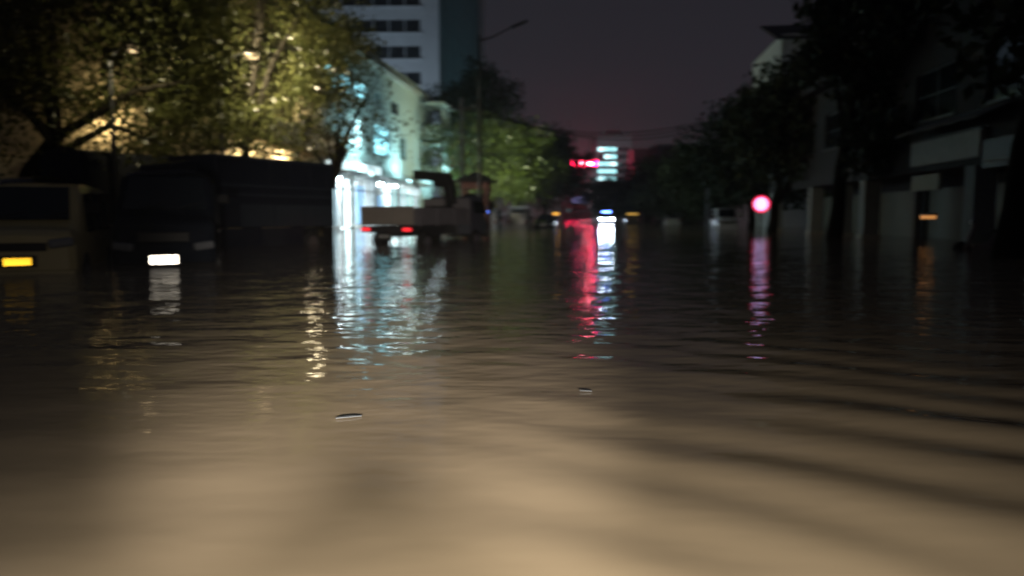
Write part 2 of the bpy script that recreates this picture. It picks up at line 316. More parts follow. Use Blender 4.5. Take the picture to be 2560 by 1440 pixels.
def window(fr, h, pane, frm, mull=1, trans=0, sill=True, slats=0, slatmat=None, bar=0.05):
    a0, a1, z0, z1 = h; m = MB(); w = bar
    fr.boxm(m, a0, a0+w, z0, z1, -0.16, -0.08); fr.boxm(m, a1-w, a1, z0, z1, -0.16, -0.08)
    fr.boxm(m, a0+w, a1-w, z0, z0+w, -0.16, -0.08); fr.boxm(m, a0+w, a1-w, z1-w, z1, -0.16, -0.08)
    for k in range(1, mull+1):
        c = a0 + (a1-a0)*k/(mull+1); fr.boxm(m, c-w*0.4, c+w*0.4, z0+w, z1-w, -0.155, -0.085)
    for k in range(1, trans+1):
        c = z0 + (z1-z0)*k/(trans+1); fr.boxm(m, a0+w, a1-w, c-w*0.35, c+w*0.35, -0.15, -0.09)
    o = m.build('window', frm, fr.p)
    fr.part('pane', pane, a0+w, a1-w, z0+w, z1-w, -0.13, -0.115, o)
    if sill: fr.part('sill', frm, a0-0.08, a1+0.08, z0-0.07, z0-0.003, -0.08, 0.09, o)
    for k in range(slats):
        c = z0 + (z1-z0)*(k+0.5)/slats; fr.part('slat', slatmat, a0+w, a1-w, c-0.05, c+0.05, -0.075, -0.05, o)
    return o

# ---- white high-rise at the upper left, window bands facing the camera, teal glass flank along the street
tw = thing('apartment_tower', 'tall pale apartment tower with window bands and dark teal glass flank', 'building', (-10.7, 112, 0), -TH * 0.2)
fr = FR(tw, (-20, 0, 0), (1, 0, 0), (0, -1, 0)); holes = []
for k in range(12):
    z = 5.2 + 3.75 * k
    for j in range(7): holes.append((1.1 + j * 2.33, 1.1 + j * 2.33 + 2.2, z, z + 1.75))
wall(fr, 'wall', M['whitewall'], 20, 49, holes)
for i, h in enumerate(holes):
    if h[2] > 12: window(fr, h, M['glassdark'], M['darkframe'], mull=2, sill=False)
    else: fr.part('window', M['glassdark'], h[0], h[1], h[2], h[3], -0.16, -0.12)
for k in range(12):
    z = 5.2 + 3.75 * k; fr.part('ledge', M['whitewall'], 0.9, 17.6, z - 0.32, z - 0.06, 0.003, 0.30)
fs = FR(tw, (0, 0, 0), (0.118, 0.993, 0), (0.993, -0.118, 0))
fs.part('flank_wall', M['darkwall'], 0.0, 34, -0.4, 49, -0.6, -0.26)
for k in range(16):
    for j in range(6): fs.part('glass_panel', M['tealglass'], 0.3 + j * 5.2, 5.2 + j * 5.2, 3.0 * k, 3.0 * k + 2.85, -0.255, -0.20)
fs.part('corner_pier', M['pinkwall'], 32.5, 35, -0.4, 50, -0.19, 0.5); fs.part('corner_pier', M['whitewall'], 0.005, 0.28, -0.4, 49.4, -0.254, 0.02)
fr.part('roof', M['concrete'], -0.2, 20.2, 49.01, 49.5, -34, 0.1)
fr.part('core', M['darkwall'], 0.3, 19.3, -0.4, 48.9, -33, -0.4)
fl = thing('added_floodlight', 'cool flood lamp added out of view behind the roofs to light the tower', 'added_floodlight', (-22, 92, -0.4))  # invented fixture, hidden from view, that lifts the tower front
MB().tube([(0, 0, 0), (0, 0, 6)], [0.12, 0.08]).build('mast', M['darkmetal'], fl); MB().box((0, 0.1, 6.15), (0.6, 0.3, 0.4), rx=R(-30)).build('lamp_head', M['darkmetal'], fl)
lamp(fl, 'SPOT', (0, 0.35, 6.3), 7500, (0.60, 0.80, 1.0), 0.3, spot=R(120), blend=0.8, aim=(0.15, 1, 0.75))

fl = thing('added_floodlight', 'second flood lamp added out of view behind the far kerb trees to light the teal flank', 'added_floodlight', (*road(-4.5, 128), -0.4))  # unseen lamp added so the glass flank gets light
MB().tube([(0, 0, 0), (0, 0, 3)], [0.12, 0.08]).build('mast', M['darkmetal'], fl); MB().box((0, 0.1, 3.15), (0.6, 0.3, 0.4), rx=R(-30)).build('lamp_head', M['darkmetal'], fl)
lamp(fl, 'SPOT', (-0.3, 0.1, 3.4), 5000, (0.45, 0.85, 1.0), 0.3, spot=R(110), blend=0.9, aim=(-1, 0.05, 1.3))

# ---- cream house behind the street trees
ch = thing('cream_house', 'warmly lit cream house with balustrade balcony behind the street trees', 'house', (*road(-18, 30), 0), -TH)
fr = FR(ch, (0, 0, 0), (0, 1, 0), (1, 0, 0)); holes = []
for k in range(3):
    for j in range(4): holes.append((1.6 + j * 4.5, 3.4 + j * 4.5, 1.0 + 3.9 * k, 3.0 + 3.9 * k))
wall(fr, 'wall', M['cream'], 18.6, 13.0, holes)
for h in holes: window(fr, h, M['glassdark'], M['frame'], mull=1, trans=1)
fr.part('core', M['darkwall'], 0.2, 18.4, -0.4, 12.6, -9, -0.5); fr.part('roof', M['roofdark'], -0.4, 18.9, 13.01, 13.4, -9.5, 0.5)
fr.part('string_course', M['cream'], 0, 18.6, 4.0, 4.25, 0.003, 0.14); fr.part('string_course', M['cream'], 0, 18.6, 8.0, 8.25, 0.003, 0.14)
fe = FR(ch, (0, 0, 0), (-1, 0, 0), (0, -1, 0)); fe.part('gable_wall', M['cream'], 0.005, 9, -0.4, 13, -0.25, -0.003)
fr.part('balcony_slab', M['cream'], 8.5, 18.0, 4.45, 4.7, 0.145, 1.6)
hr = fr.part('balcony_rail', M['whitewall'], 8.5, 18.0, 5.72, 5.88, 1.35, 1.6)
for k in range(32):
    MB().tube([fr.pt(8.7 + 0.295 * k, 4.705, 1.47), fr.pt(8.7 + 0.295 * k, 4.95, 1.47), fr.pt(8.7 + 0.295 * k, 5.2, 1.47), fr.pt(8.7 + 0.295 * k, 5.715, 1.47)], [0.05, 0.10, 0.055, 0.07], 8).build('baluster', M['whitewall'], ch, True)
for (y, z, en) in ((8.0, 3.4, 150), (14.8, 7.0, 200), (12.0, 3.5, 210), (3.0, 6.6, 110)):
    wl = thing('wall_lamp', f'warm wall lamp on the cream house, {["lowest by the balcony", "high above the balustrade", "under the balcony slab", "by the house end nearest the canvas truck"][[8.0, 14.8, 12.0, 3.0].index(y)]}', 'lamp', ch.matrix_basis @ fr.pt(y, z, 0.0), -TH, 'warm lamps on the cream house')
    MB().box((0.12, 0, 0), (0.24, 0.16, 0.06)).build('bracket', M['darkmetal'], wl)
    MB().tube([(0.3, 0, -0.12), (0.3, 0, 0.0), (0.3, 0, 0.14)], [0.06, 0.14, 0.06], 10).build('lamp_globe', M['warmlamp'], wl, True)
    if y == 14.8: lamp(wl, 'POINT', (0.75, 0, 0.0), en, (1.0, 0.82, 0.50), 0.4)
    else: lamp(wl, 'AREA', (0.8, 0, 0.0), en * 1.6, (1.0, 0.82, 0.50), 0.4, aim=(-1, 0.0, 0.15))

gl = thing('wall_lamp', 'added warm lamp on the end wall of the cream house behind leaves', 'lamp', ch.matrix_basis @ fe.pt(1.6, 4.6, 0.0), -TH, 'warm lamps on the cream house')  # lamp put in so light glints through the leaf gaps
MB().box((0, -0.12, 0), (0.16, 0.24, 0.06)).build('bracket', M['darkmetal'], gl); MB().tube([(0, -0.3, -0.12), (0, -0.3, 0.0), (0, -0.3, 0.14)], [0.06, 0.14, 0.06], 10).build('lamp_globe', M['warmlamp'], gl, True)
lamp(gl, 'AREA', (0, -0.9, 0), 70, (1.0, 0.78, 0.42), 0.4, aim=(0, 1, 0.2))

# ---- teal-lit building with a bright shop on the ground floor
tb = thing('shop_building', 'pale teal building with lit windows above a bright shop', 'building', (*road(-18, 49), 0), -TH)
fr = FR(tb, (0, 0, 0), (0, 1, 0), (1, 0, 0)); LW = 32.0
shop = [(1.0, 5.6, -0.1, 3.75), (5.9, 11.6, -0.1, 3.75), (11.9, 18.2, -0.1, 3.75), (18.5, 26.4, -0.1, 3.75)]
up = [(5.3, 8.0, 5.9, 8.0), (11.2, 15.2, 5.9, 8.2), (18.6, 21.0, 6.0, 8.0)]
top = [(0.8, 2.6, 9.5, 10.9), (3.6, 5.6, 9.6, 10.9), (6.6, 9.2, 9.7, 10.8), (11.0, 13.4, 9.7, 10.8), (16, 18.5, 9.7, 10.8)]
wall(fr, 'wall', M['tealwall'], LW, 12.6, shop + up + top)
for i, h in enumerate(up): window(fr, h, [M['tealpanebright'], M['tealpane'], M['tealpanedim']][i], M['frame'], mull=1, trans=1, slats=4 if i < 2 else 0, slatmat=M['shopwhite'])
for i, h in enumerate(top): window(fr, h, [M['tealpane'], M['tealpane'], M['tealpane'], M['tealpanedim'], M['glassdark']][i], M['frame'], mull=1, trans=1)
fr.part('roof', M['concrete'], -0.2, LW + 0.4, 12.61, 12.9, -10, 0.5); fr.part('parapet', M['tealwall'], 0, LW, 12.9, 13.6, -0.3, -0.003)
fr.part('core', M['darkwall'], 0.2, LW - 0.2, 4.2, 12.5, -9.8, -0.4)
fb = FR(tb, (0, LW, 0), (-1, 0, 0), (0, 1, 0)); fb.part('gable_wall', M['tealwall'], 0.255, 10, -0.4, 12.6, -0.25, -0.003)
fe = FR(tb, (0, 0, 0), (-1, 0, 0), (0, -1, 0)); fe.part('gable_wall', M['tealwall'], 0.255, 10, -0.4, 12.6, -0.25, -0.003)
# balcony bays at the far corner
for z in (4.6, 8.6):
    fr.part('bay_floor', M['tealwall'], 27.2, LW, z, z + 0.25, 0.003, 2.1)
    fr.part('bay_parapet', M['tealwall'], 27.2, LW, z + 0.26, z + 1.35, 1.9, 2.1); fr.part('bay_parapet', M['tealwall'], 27.2, 27.4, z + 0.26, z + 1.35, 0.003, 1.89)
    fr.part('bay_wall', M['tealwall'], 29.2, LW, z + 1.36, z + 3.4, 1.6, 1.85)
    fr.part('bay_canopy', M['tealwall'], 27.0, LW + 0.1, z + 3.42, z + 3.62, 0.003, 2.3)
# shop interior
fr.part('shop_floor', M['concrete'], 0.3, 27, -0.4, -0.15, -6, -0.26); fr.part('shop_ceiling', M['shopwhite'], 0.3, 27, 3.9, 4.1, -6, -0.26)
fr.part('shop_back_wall', M['shopwhite'], 0.3, 27, -0.14, 3.89, -6.2, -6.0)
for y in (0.45, 11.7, 26.8): fr.part('shop_partition', M['shopwhite'], y, y + 0.12, -0.14, 3.89, -5.99, -0.26)
for k in range(9): fr.part('tube_light', M['tubelight'], 1.0 + k * 2.85, 2.9 + k * 2.85, 3.76, 3.86, -2.6 - 0.9 * (k % 2), -2.0 - 0.9 * (k % 2))
for k, (a, b) in enumerate(((1.3, 3.4), (7.2, 8.9), (9.4, 11.2), (13, 15), (15.6, 17.8), (19.5, 22), (23, 25.5))):
    s_ = fr.part('display_shelf', [M['shopblue'], M['shopgoods'], M['shopwhite']][k % 3], a, b, -0.14, 2.0 + 0.3 * (k % 2), -5.6, -5.0)
    for z in (0.7, 1.3): fr.part('shelf_board', M['shopgoods'], a + 0.05, b - 0.05, z, z + 0.3, -4.99, -4.7, s_)
for (a, b, z0_, z1_, mt) in ((1.2, 2.5, 0.9, 3.3, 'bluebox'), (2.9, 4.6, 0.2, 3.5, 'panelwhite'), (5.9, 8.4, 0.1, 3.55, 'panelbright'), (8.8, 10.6, 0.3, 3.2, 'panelsky'), (11.9, 13.4, 0.2, 3.5, 'panelwhite'), (13.9, 15.6, 0.3, 2.6, 'panelsky'), (16.0, 17.8, 0.2, 3.5, 'panelbright'), (18.8, 21.4, 0.2, 3.2, 'panelteal'), (22.0, 24.0, 0.2, 3.4, 'panelwhite'), (24.4, 26.2, 0.2, 3.0, 'panelteal')):
    pf = fr.part('glow_panel_back', M['frame'], a - 0.06, b + 0.06, z0_ - 0.06, z1_ + 0.06, -1.05, -0.86); fr.part('added_glow_panel', M[mt], a, b, z0_, z1_, -0.855, -0.80, pf)  # glowing panels added behind the shop front to brighten it
for h in shop:
    a0, a1, z0, z1 = h; m = MB(); n = 3
    for k in range(n + 1):
        c = a0 + (a1 - a0) * k / n; c = min(max(c, a0 + 0.05), a1 - 0.05); fr.boxm(m, c - 0.05, c + 0.05, z0, z1, -0.2, -0.1)
    fr.boxm(m, a0 + 0.1, a1 - 0.1, 2.75, 2.85, -0.19, -0.11); m.build('shop_front_frame', M['frame'], tb)
fr.part('fascia_sign', M['signwhite'], 0.6, 11.8, 4.0, 4.75, 0.003, 0.28); fr.part('fascia_sign', M['signdim'], 12.2, 26.2, 4.0, 4.6, 0.003, 0.24)
fr.part('shop_canopy', M['frame'], 0.3, 26.8, 3.80, 3.92, 0.003, 1.5)
for (y, en) in ((6, 330), (17, 330), (28.5, 560)):
    ul = MB(); 
    fr.part('added_uplight', M['addedcool'], y - 0.5, y + 0.5, 3.93, 4.0, 1.1, 1.3)  # invented washers on top of the canopy, tinting the facade teal
    lamp(tb, 'AREA', fr.pt(y, 4.15, 1.9 if y < 20 else 3.6), en, (0.50, 0.95, 1.0), 0.4, size_y=1.6, aim=(-0.55, 0, 1))
lamp(tb, 'AREA', fr.pt(9, 3.4, 0.9), 260, (0.75, 0.95, 1.0), 0.4, size_y=9, aim=(0.75, 0, -0.65)); lamp(tb, 'AREA', fr.pt(20, 3.4, 0.9), 200, (0.75, 0.95, 1.0), 0.4, size_y=9, aim=(0.75, 0, -0.65))

# ------------------------------------------------------------------ far end of the street
def block(name, label, px0, px1, Y, depth, z1, matw, floors, rowz, litfn, rz=0.0, bays=4, margin=0.8):
    x0 = (px0 - 1280) / F_PX * Y; x1 = (px1 - 1280) / F_PX * Y; W = x1 - x0
    b = thing(name, label, 'building', (x0, Y, 0), rz); f = FR(b, (0, 0, 0), (1, 0, 0), (0, -1, 0)); holes = []
    bw = (W - 2 * margin) / bays
    for k in range(floors):
        for j in range(bays): holes.append((margin + j * bw + 0.25, margin + (j + 1) * bw - 0.25, rowz[0] + rowz[1] * k, rowz[0] + rowz[1] * k + rowz[2]))
    wall(f, 'wall', matw, W, z1, holes)
    for i, h in enumerate(holes): window(f, h, litfn(i // bays, i % bays), M['darkframe'], mull=1, sill=False, bar=0.12)
    f.part('core', M['darkwall'], 0.3, W - 0.3, -0.4, z1 - 0.2, -depth, -0.3); f.part('roof', M['concrete'], -0.3, W + 0.3, z1 + 0.01, z1 + 0.5, -depth, 0.3)
    f.part('side_wall', matw, 0.0, 0.28, -0.4, z1, -depth, -0.253); f.part('side_wall', matw, W - 0.28, W, -0.4, z1, -depth, -0.253)
    return b, f, W
lit = {(k, j): 1 for k in range(3, 9) for j in range(3)}
b, f, W = block('office_tower', 'distant office tower with stacked lit teal windows at the street end', 1488, 1574, 360, 18, 39, M['whitewall'], 9, (4.0, 3.45, 2.0),
    lambda k, j: (M['tealpanefar'] if (k + j) % 4 else M['tealpanebright']) if (j < 3 and k >= 4 and not (k == 7 and j == 0)) else (M['tealpanedim'] if j == 3 and k % 3 == 0 else M['glassdark']), bays=5)
f.part('roof_house', M['whitewall'], 5, 12, 39.6, 41.8, -9, -3)
b, f, W = block('neon_building', 'far pinkish building carrying the glowing red rooftop sign', 1408, 1480, 330, 14, 20.5, M['pinkwall'], 5, (2.5, 3.6, 1.7), lambda k, j: M['tealpanedim'] if (k * 3 + j) % 5 == 0 else M['glassdark'], bays=4)
for k in range(5): f.part('floor_band', M['pinkwall'], -0.2, W + 0.2, 1.6 + 3.6 * k, 2.1 + 3.6 * k, 0.003, 0.9)
ns = thing('neon_sign', 'glowing red and white neon sign on the far rooftop', 'sign', ((1452 - 1280) / F_PX * 330, 330.5, 21.02))
MB().bx(-6.6, 6.6, -0.1, 0.2, 1.2, 4.4).build('backing_board', M['darkmetal'], ns)
for sx in (-5, 0, 5): MB().bx(sx - 0.15, sx + 0.15, 0.21, 0.5, 0, 3.6).build('support_post', M['darkmetal'], ns)
for k in range(6): MB().box((-5.5 + 2.2 * k, -0.25, 2.55 + 0.07 * k), (2.19, 0.25, 2.6)).build('neon_letter', M['redneon'], ns)
for k in range(3): MB().box((-0.6 + 2.2 * k, -0.45, 2.75), (2.15, 0.12, 0.9)).build('neon_core', M['pinkneon'], ns)
MB().bx(5.9, 6.8, -0.4, -0.12, 2.0, 3.6).build('neon_edge', M['blueneon'], ns)
b, f, W = block('annex_building', 'low lit wing with one bright teal window row beside the office tower', 1462, 1487, 345, 10, 21.5, M['greywall'], 4, (4.0, 4.0, 2.0), lambda k, j: M['tealpanebright'] if k == 3 else M['glassdark'], bays=2, margin=0.3)
block('dim_tower', 'faint grey block to the far side of the office tower', 1580, 1646, 300, 14, 27, M['greywall'], 6, (4, 3.6, 1.8), lambda k, j: M['glassdark'], bays=4)
b, f, W = block('dark_block', 'dark flat-roofed block with pale top-floor band above the far trees', 1640, 1790, 190, 14, 18.4, M['darkwall'], 5, (3, 3.2, 1.7), lambda k, j: M['glassdark'], bays=6)
f.part('pale_band', M['whitewall'], 5, W + 0.2, 16.2, 17.3, 0.003, 0.7)
pb = thing('billboard', 'small purple lit billboard far down the street', 'sign', ((1447 - 1280) / F_PX * 210, 210, -0.4))
MB().bx(-1.9, 1.9, -0.1, 0.1, 5.0, 6.6).build('panel', M['purplebox'], pb); MB().tube([(0, 0.25, 0), (0, 0.25, 6.3)], 0.12).build('post', M['darkmetal'], pb)
MB().bx(-2.0, 2.0, 0.11, 0.2, 4.9, 6.7).build('backing_board', M['darkmetal'], pb)

fl = thing('added_floodlight', 'far flood lamp added at the foot of the office tower to brighten it', 'added_floodlight', (38, 322, -0.4))  # added lamp behind the far trees, brightening the office tower
MB().tube([(0, 0, 0), (0, 0, 4)], [0.12, 0.08]).build('mast', M['darkmetal'], fl); MB().box((0, 0.1, 4.15), (0.8, 0.4, 0.5), rx=R(-30)).build('lamp_head', M['darkmetal'], fl)
lamp(fl, 'SPOT', (0, 0.5, 4.5), 9000, (0.75, 0.86, 0.95), 0.4, spot=R(110), blend=0.9, aim=(0.3, 1, 0.55))

# ------------------------------------------------------------------ right-hand arcade shops
def arcade(name, label, y0, y1, posts, H, group=None):
    wm = M['arcadewall']
    b = thing(name, label, 'building', (*road(10.6, y0), 0), -TH); L = (y1 - y0) / math.cos(TH)
    f = FR(b, (2.6, 0, 0), (0, 1, 0), (-1, 0, 0)); n = max(2, int(L / 4)); bw = L / n
    doors = [(k * bw + 0.35, (k + 1) * bw - 0.35, -0.2, 2.0) for k in range(n)]; ups = [(k * bw + 0.9, (k + 1) * bw - 0.9, 4.0 + 3.3 * q, 5.6 + 3.3 * q) for k in range(n) for q in range(int((H - 3) / 3.3))]
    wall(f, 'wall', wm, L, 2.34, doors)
    for k, h in enumerate(doors):
        sh = f.part('roll_shutter', M['shutter'], h[0], h[1], h[2], h[3], -0.2, -0.15)
        for q in range(11): f.part('shutter_slat', M['shutter'], h[0] + 0.02, h[1] - 0.02, -0.18 + 0.2 * q, -0.02 + 0.2 * q, -0.149, -0.11, sh)
    g = FR(b, (0, 0, 0), (0, 1, 0), (-1, 0, 0))
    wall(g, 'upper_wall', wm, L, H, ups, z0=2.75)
    for h in ups: window(g, h, M['glassdark'], M['darkframe'], mull=1, trans=1)
    g.part('beam', wm, 0, L, 2.35, 2.745, -2.55, 0.02); g.part('roof', M['roofdark'], -0.3, L + 0.3, H + 0.01, H + 0.4, -9, 0.6)
    g.part('core', M['darkwall'], 0.2, L - 0.2, 2.8, H - 0.1, -9, -0.3)
    for yy in posts:
        a = (yy - y0) / math.cos(TH)
        p = MB(); c = g.pt(a, 0, -0.3); p.box((c.x, c.y, 0.97), (0.62, 0.62, 2.74), rz=0); o = p.build('pillar', M['pillarpaint'], b, bevel=0.03)
        MB().box((c.x, c.y, -0.1), (0.74, 0.74, 0.5)).build('plinth', M['concrete'], o)
    return b, g, L
ab, ag, AL = arcade('arcade_shop', 'dark arcade shop with pale square pillar and boards at the right edge', 12.5, 31.2, (13.2, 21.6, 30.4), 13.5)
b2, g2, L2 = arcade('arcade_shop', 'arcade shop with two pale pillars behind the round red sign', 31.5, 47.0, (33.6, 38.0, 46.4), 6.8)
def on_arcade(name, label, cat, g, b, a, z, d): return thing(name, label, cat, b.matrix_basis @ g.pt(a, z, d), -TH)
s1 = on_arcade('shop_sign', 'dim white shop sign board over the pale arcade pillar', 'sign', ag, ab, 10.6, 2.42, 0.03)
MB().bx(-0.16, 0, -2.3, 2.3, 0.12, 0.86).build('board', M['signdim'], s1); MB().bx(-0.18, 0.0, -2.36, 2.36, 0.863, 0.92).build('top_trim', M['darkframe'], s1)
s2 = on_arcade('hanging_board', 'small cream board hanging below the arcade beam', 'sign', ag, ab, 11.9, 1.72, 0.05)
MB().bx(-0.08, 0, -1.05, 1.0, 0, 0.5).build('board', M['signcream'], s2)
for y in (-0.8, 0.8): MB().bx(-0.05, -0.03, y - 0.015, y + 0.015, 0.503, 0.72).build('hanger', M['darkmetal'], s2)
s3 = on_arcade('sign_board', 'dark navy sign board along the arcade beam at the right', 'sign', ag, ab, 5.6, 2.2, 0.05)
MB().bx(-0.14, 0, -2.4, 2.5, 0, 0.75).build('board', M['signnavy'], s3); MB().bx(-0.16, -0.143, -2.2, 2.3, 0.1, 0.2).build('stripe', M['awning'], s3)
aw = on_arcade('awning', 'pale folded awning above the dim white shop sign', 'awning', ag, ab, 9.6, 3.42, 0.03)
for k in range(9): MB().slab([(-0.02, -2.7 + 0.6 * k, 0.42), (-0.02, -2.11 + 0.6 * k, 0.42), (-0.95, -2.11 + 0.6 * k, 0.03 * (k % 2)), (-0.95, -2.7 + 0.6 * k, 0.03 * (k % 2))], 0.03).build('canopy_strip', M['awning'], aw)
al = on_arcade('amber_lamp', 'small amber lamp glowing inside the arcade beside the pillar', 'lamp', ag, ab, 14.2, 0.80, -1.0)
MB().bx(-0.12, 0.12, -0.35, 0.35, 0, 0.12).build('lens', M['amberdim'], al); MB().bx(-0.15, 0.15, -0.4, 0.4, 0.123, 0.2).build('cover', M['darkmetal'], al); MB().tube([(0, 0, 0.2), (0, 0, 1.5)], 0.02).build('stem', M['darkmetal'], al)
# white building showing above the right trees
wb = thing('white_house', 'dim white upper wall of a house above the right trees', 'house', (21.9, 62, 0), -TH)
f = FR(wb, (0, 0, 0), (1, 0, 0), (0, -1, 0)); hs = [(3.2, 5.0, 9.0 - 4 * k, 11 - 4 * k) for k in range(2)]
wall(f, 'wall', M['whitewall'], 9, 15.6, hs)
for h in hs: window(f, h, M['glassdark'], M['darkframe'])
f2 = FR(wb, (0, 0, 0), (0, 1, 0), (-1, 0, 0)); wall(f2, 'street_wall', M['whitewall'], 12, 15.6, [(2, 4, 9, 11), (6.5, 8.5, 9, 11)])
for h in [(2, 4, 9, 11), (6.5, 8.5, 9, 11)]: window(f2, h, M['glassdark'], M['darkframe'])
MB().slab([(-0.6, -0.6, 15.0), (9.4, -0.6, 15.0), (9.4, 6, 17.5), (-0.6, 6, 17.5)], 0.2).build('roof', M['roofdark'], wb)

# ------------------------------------------------------------------ trees
def tree(label, loc, trunk_h, cc, rad, nleaf, leaf, size, seed, r0=0.28, clusters=70, lean=0.0, group=None, cut=None, name='street_tree'):
    rs = np.random.RandomState(seed); t = thing(name, label, 'tree', loc, 0, group); L = Vector(loc); c = Vector(cc) - L
    tm = MB(); tl = 0.7 if leaf is not LEAF_DARK else 0.25; top = Vector((c.x * tl, c.y * tl, trunk_h))
    tm.tube([(0, 0, -0.2), (c.x * tl * 0.15 + 0.1, c.y * tl * 0.15, trunk_h * 0.35), (c.x * tl * 0.55 - 0.05, c.y * tl * 0.55, trunk_h * 0.7), tuple(top)], [r0 * 1.35, r0, r0 * 0.88, r0 * 0.75], 10)
    bk = M['darkbark']; tr = tm.build('trunk', bk, t, True)
    P = rs.normal(size=(clusters, 3)); P /= np.linalg.norm(P, axis=1)[:, None]; P *= (rs.uniform(0.12, 1, clusters) ** 0.42)[:, None]
    P = P * np.array(rad) + np.array(c); P[:, 2] += 0.08 * rad[2] * rs.uniform(-1, 1, size=clusters)
    for k in range(7):
        e = Vector(P[k]); mid = top.lerp(e, 0.5) + Vector((0, 0, 0.25 * rad[2] * 0.4))
        MB().tube([tuple(top - Vector((0, 0, 0.15 * k))), tuple(mid), tuple(e)], [r0 * 0.5, r0 * 0.3, r0 * 0.08], 6).build('limb', bk, tr, True)
    spread = min(rad) * 0.25; w = rs.uniform(0.4, 1.6, clusters); idx = rs.choice(clusters, nleaf, p=w / w.sum())
    C = P[idx] + np.clip(rs.normal(size=(nleaf, 3)), -1.7, 1.7) * spread * np.array([1, 1, 0.62])
    if cut is not None:
        wx = C[:, 0] + L.x - 0.118 * (C[:, 1] + L.y); C = C[(wx > cut) | (C[:, 1] + L.y < 29.3)]; nleaf = len(C)
    for lp in ((-9.68, 29.2, 6.7), (-12.36, 25.7, 6.2)):      # leaves left out around the added canopy lamps, against hot spots
        d_ = np.linalg.norm(C + np.array(L) - np.array(lp), axis=1); C = C[d_ > 1.55]; nleaf = len(C)
    if name == 'street_tree':
        wy = C[:, 1] + L.y; C = C[wy > 8.0]; nleaf = len(C)
    u = rs.normal(size=(nleaf, 3)); u[:, 2] -= 0.35; u /= np.linalg.norm(u, axis=1)[:, None]
    v = np.cross(u, rs.normal(size=(nleaf, 3))); v /= np.linalg.norm(v, axis=1)[:, None]
    nn = np.cross(u, v); s = size * rs.uniform(0.6, 1.35, nleaf)[:, None]
    V = np.stack([C - u * s * 0.5, C + v * s * 0.27 + nn * s * 0.07, C + u * s * 0.5 - nn * s * 0.05, C - v * s * 0.27 + nn * s * 0.07], 1).reshape(-1, 3)
    F = np.arange(nleaf * 4).reshape(-1, 4)
    me = bpy.data.meshes.new('crown'); me.vertices.add(len(V)); me.vertices.foreach_set('co', V.ravel())
    me.loops.add(F.size); me.loops.foreach_set('vertex_index', F.ravel()); me.polygons.add(nleaf); me.polygons.foreach_set('loop_start', np.arange(0, F.size, 4)); me.update(); me.validate()
    me.materials.append(leaf); o = bpy.data.objects.new('crown', me); COL.objects.link(o); o.parent = t; o['kind'] = 'stuff'
    return t
GZ = -0.28
tree('huge dark street tree filling the upper left corner', (-19.0, 28, GZ), 4.0, (-15.0, 26.5, 7.2), (6.2, 3.4, 5.4), 38000, LEAF_WARM, 0.21, 11, 0.36, 90, group='street trees on the left pavement', cut=-17.4)
tree('big street tree behind the trucks with warm lit glinting leaves', (-11.2, 32, GZ), 4.4, (-10.8, 30.5, 8.6), (4.3, 3.4, 5.6), 25000, LEAF_WARM, 0.20, 12, 0.34, 95, group='street trees on the left pavement', cut=-17.4)
tree('thin street tree in front of the teal lit windows', (-10.7, 41, GZ), 3.6, (-9.0, 39.5, 6.5), (3.5, 3.0, 3.3), 2400, LEAF_WARM, 0.24, 13, 0.24, 60, group='street trees on the left pavement', cut=-17.4)
tree('dark street tree between cream house and high tower', (-12.6, 43.5, GZ), 5.0, (-12.0, 42, 10.0), (3.6, 3.0, 3.6), 9000, LEAF_WARM, 0.22, 14, 0.26, 60, group='street trees on the left pavement', cut=-17.4)
tree('leafy street tree hanging low over the canvas-covered truck', (-15.3, 30.8, GZ), 4.0, (-13.6, 30.2, 6.6), (3.6, 2.4, 3.6), 13000, LEAF_WARM, 0.20, 21, 0.22, 60, group='street trees on the left pavement', cut=-17.4)
tree('round green lit tree behind the flatbed truck', (*road(-11.0, 76), GZ), 4.2, (*road(-10.6, 75), 6.6), (6.2, 4.5, 4.3), 14000, LEAF_GREEN, 0.34, 15, 0.30, 80, group='trees along the far left kerb')
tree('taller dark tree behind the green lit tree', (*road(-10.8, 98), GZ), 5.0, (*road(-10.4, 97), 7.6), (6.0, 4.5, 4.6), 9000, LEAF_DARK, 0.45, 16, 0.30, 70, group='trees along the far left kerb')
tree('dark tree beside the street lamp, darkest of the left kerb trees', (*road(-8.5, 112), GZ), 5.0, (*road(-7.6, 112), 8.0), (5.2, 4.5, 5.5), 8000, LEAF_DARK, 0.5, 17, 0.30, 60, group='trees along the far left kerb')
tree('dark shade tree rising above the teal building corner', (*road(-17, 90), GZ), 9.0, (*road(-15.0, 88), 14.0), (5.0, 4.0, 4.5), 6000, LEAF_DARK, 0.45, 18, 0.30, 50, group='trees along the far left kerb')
k = 0
for (x0, Y, cz, rx, rz, lab) in ((3.2, 150, 4.4, 8.0, 4.2, 'dark distant tree below the office tower windows'), (7.5, 120, 4.8, 6.5, 4.6, 'dark distant tree behind the yellow roofed taxi'),
                                 (11.5, 95, 4.6, 6.5, 4.2, 'dark tree under the flat-roofed block'), (10.8, 72, 4.2, 4.2, 3.4, 'dark kerb tree left of the round red sign'),
                                 (11.2, 54, 5.2, 4.0, 3.7, 'dark kerb tree standing behind the round red sign'), (11.4, 41, 5.6, 3.2, 3.4, 'dark tree over the two pale pillars'),
                                 (10.9, 28, 8.8, 2.6, 6.0, 'black leafy tree over the arcade shop'), (10.4, 14.5, 7.6, 3.2, 4.6, 'black overhanging tree in the upper right corner')):
    tree(lab, (*road(x0 - (1.7 if Y < 45 else 0), Y + 1.5), GZ), cz * 0.5, (*road(x0 - 0.3, Y), cz), (rx, min(rx, 4.5), rz), 6500 if Y > 60 else 11000, LEAF_DARK, 0.55 if Y > 90 else 0.38, 30 + k, 0.26, 60, group='dark trees along the right kerb'); k += 1
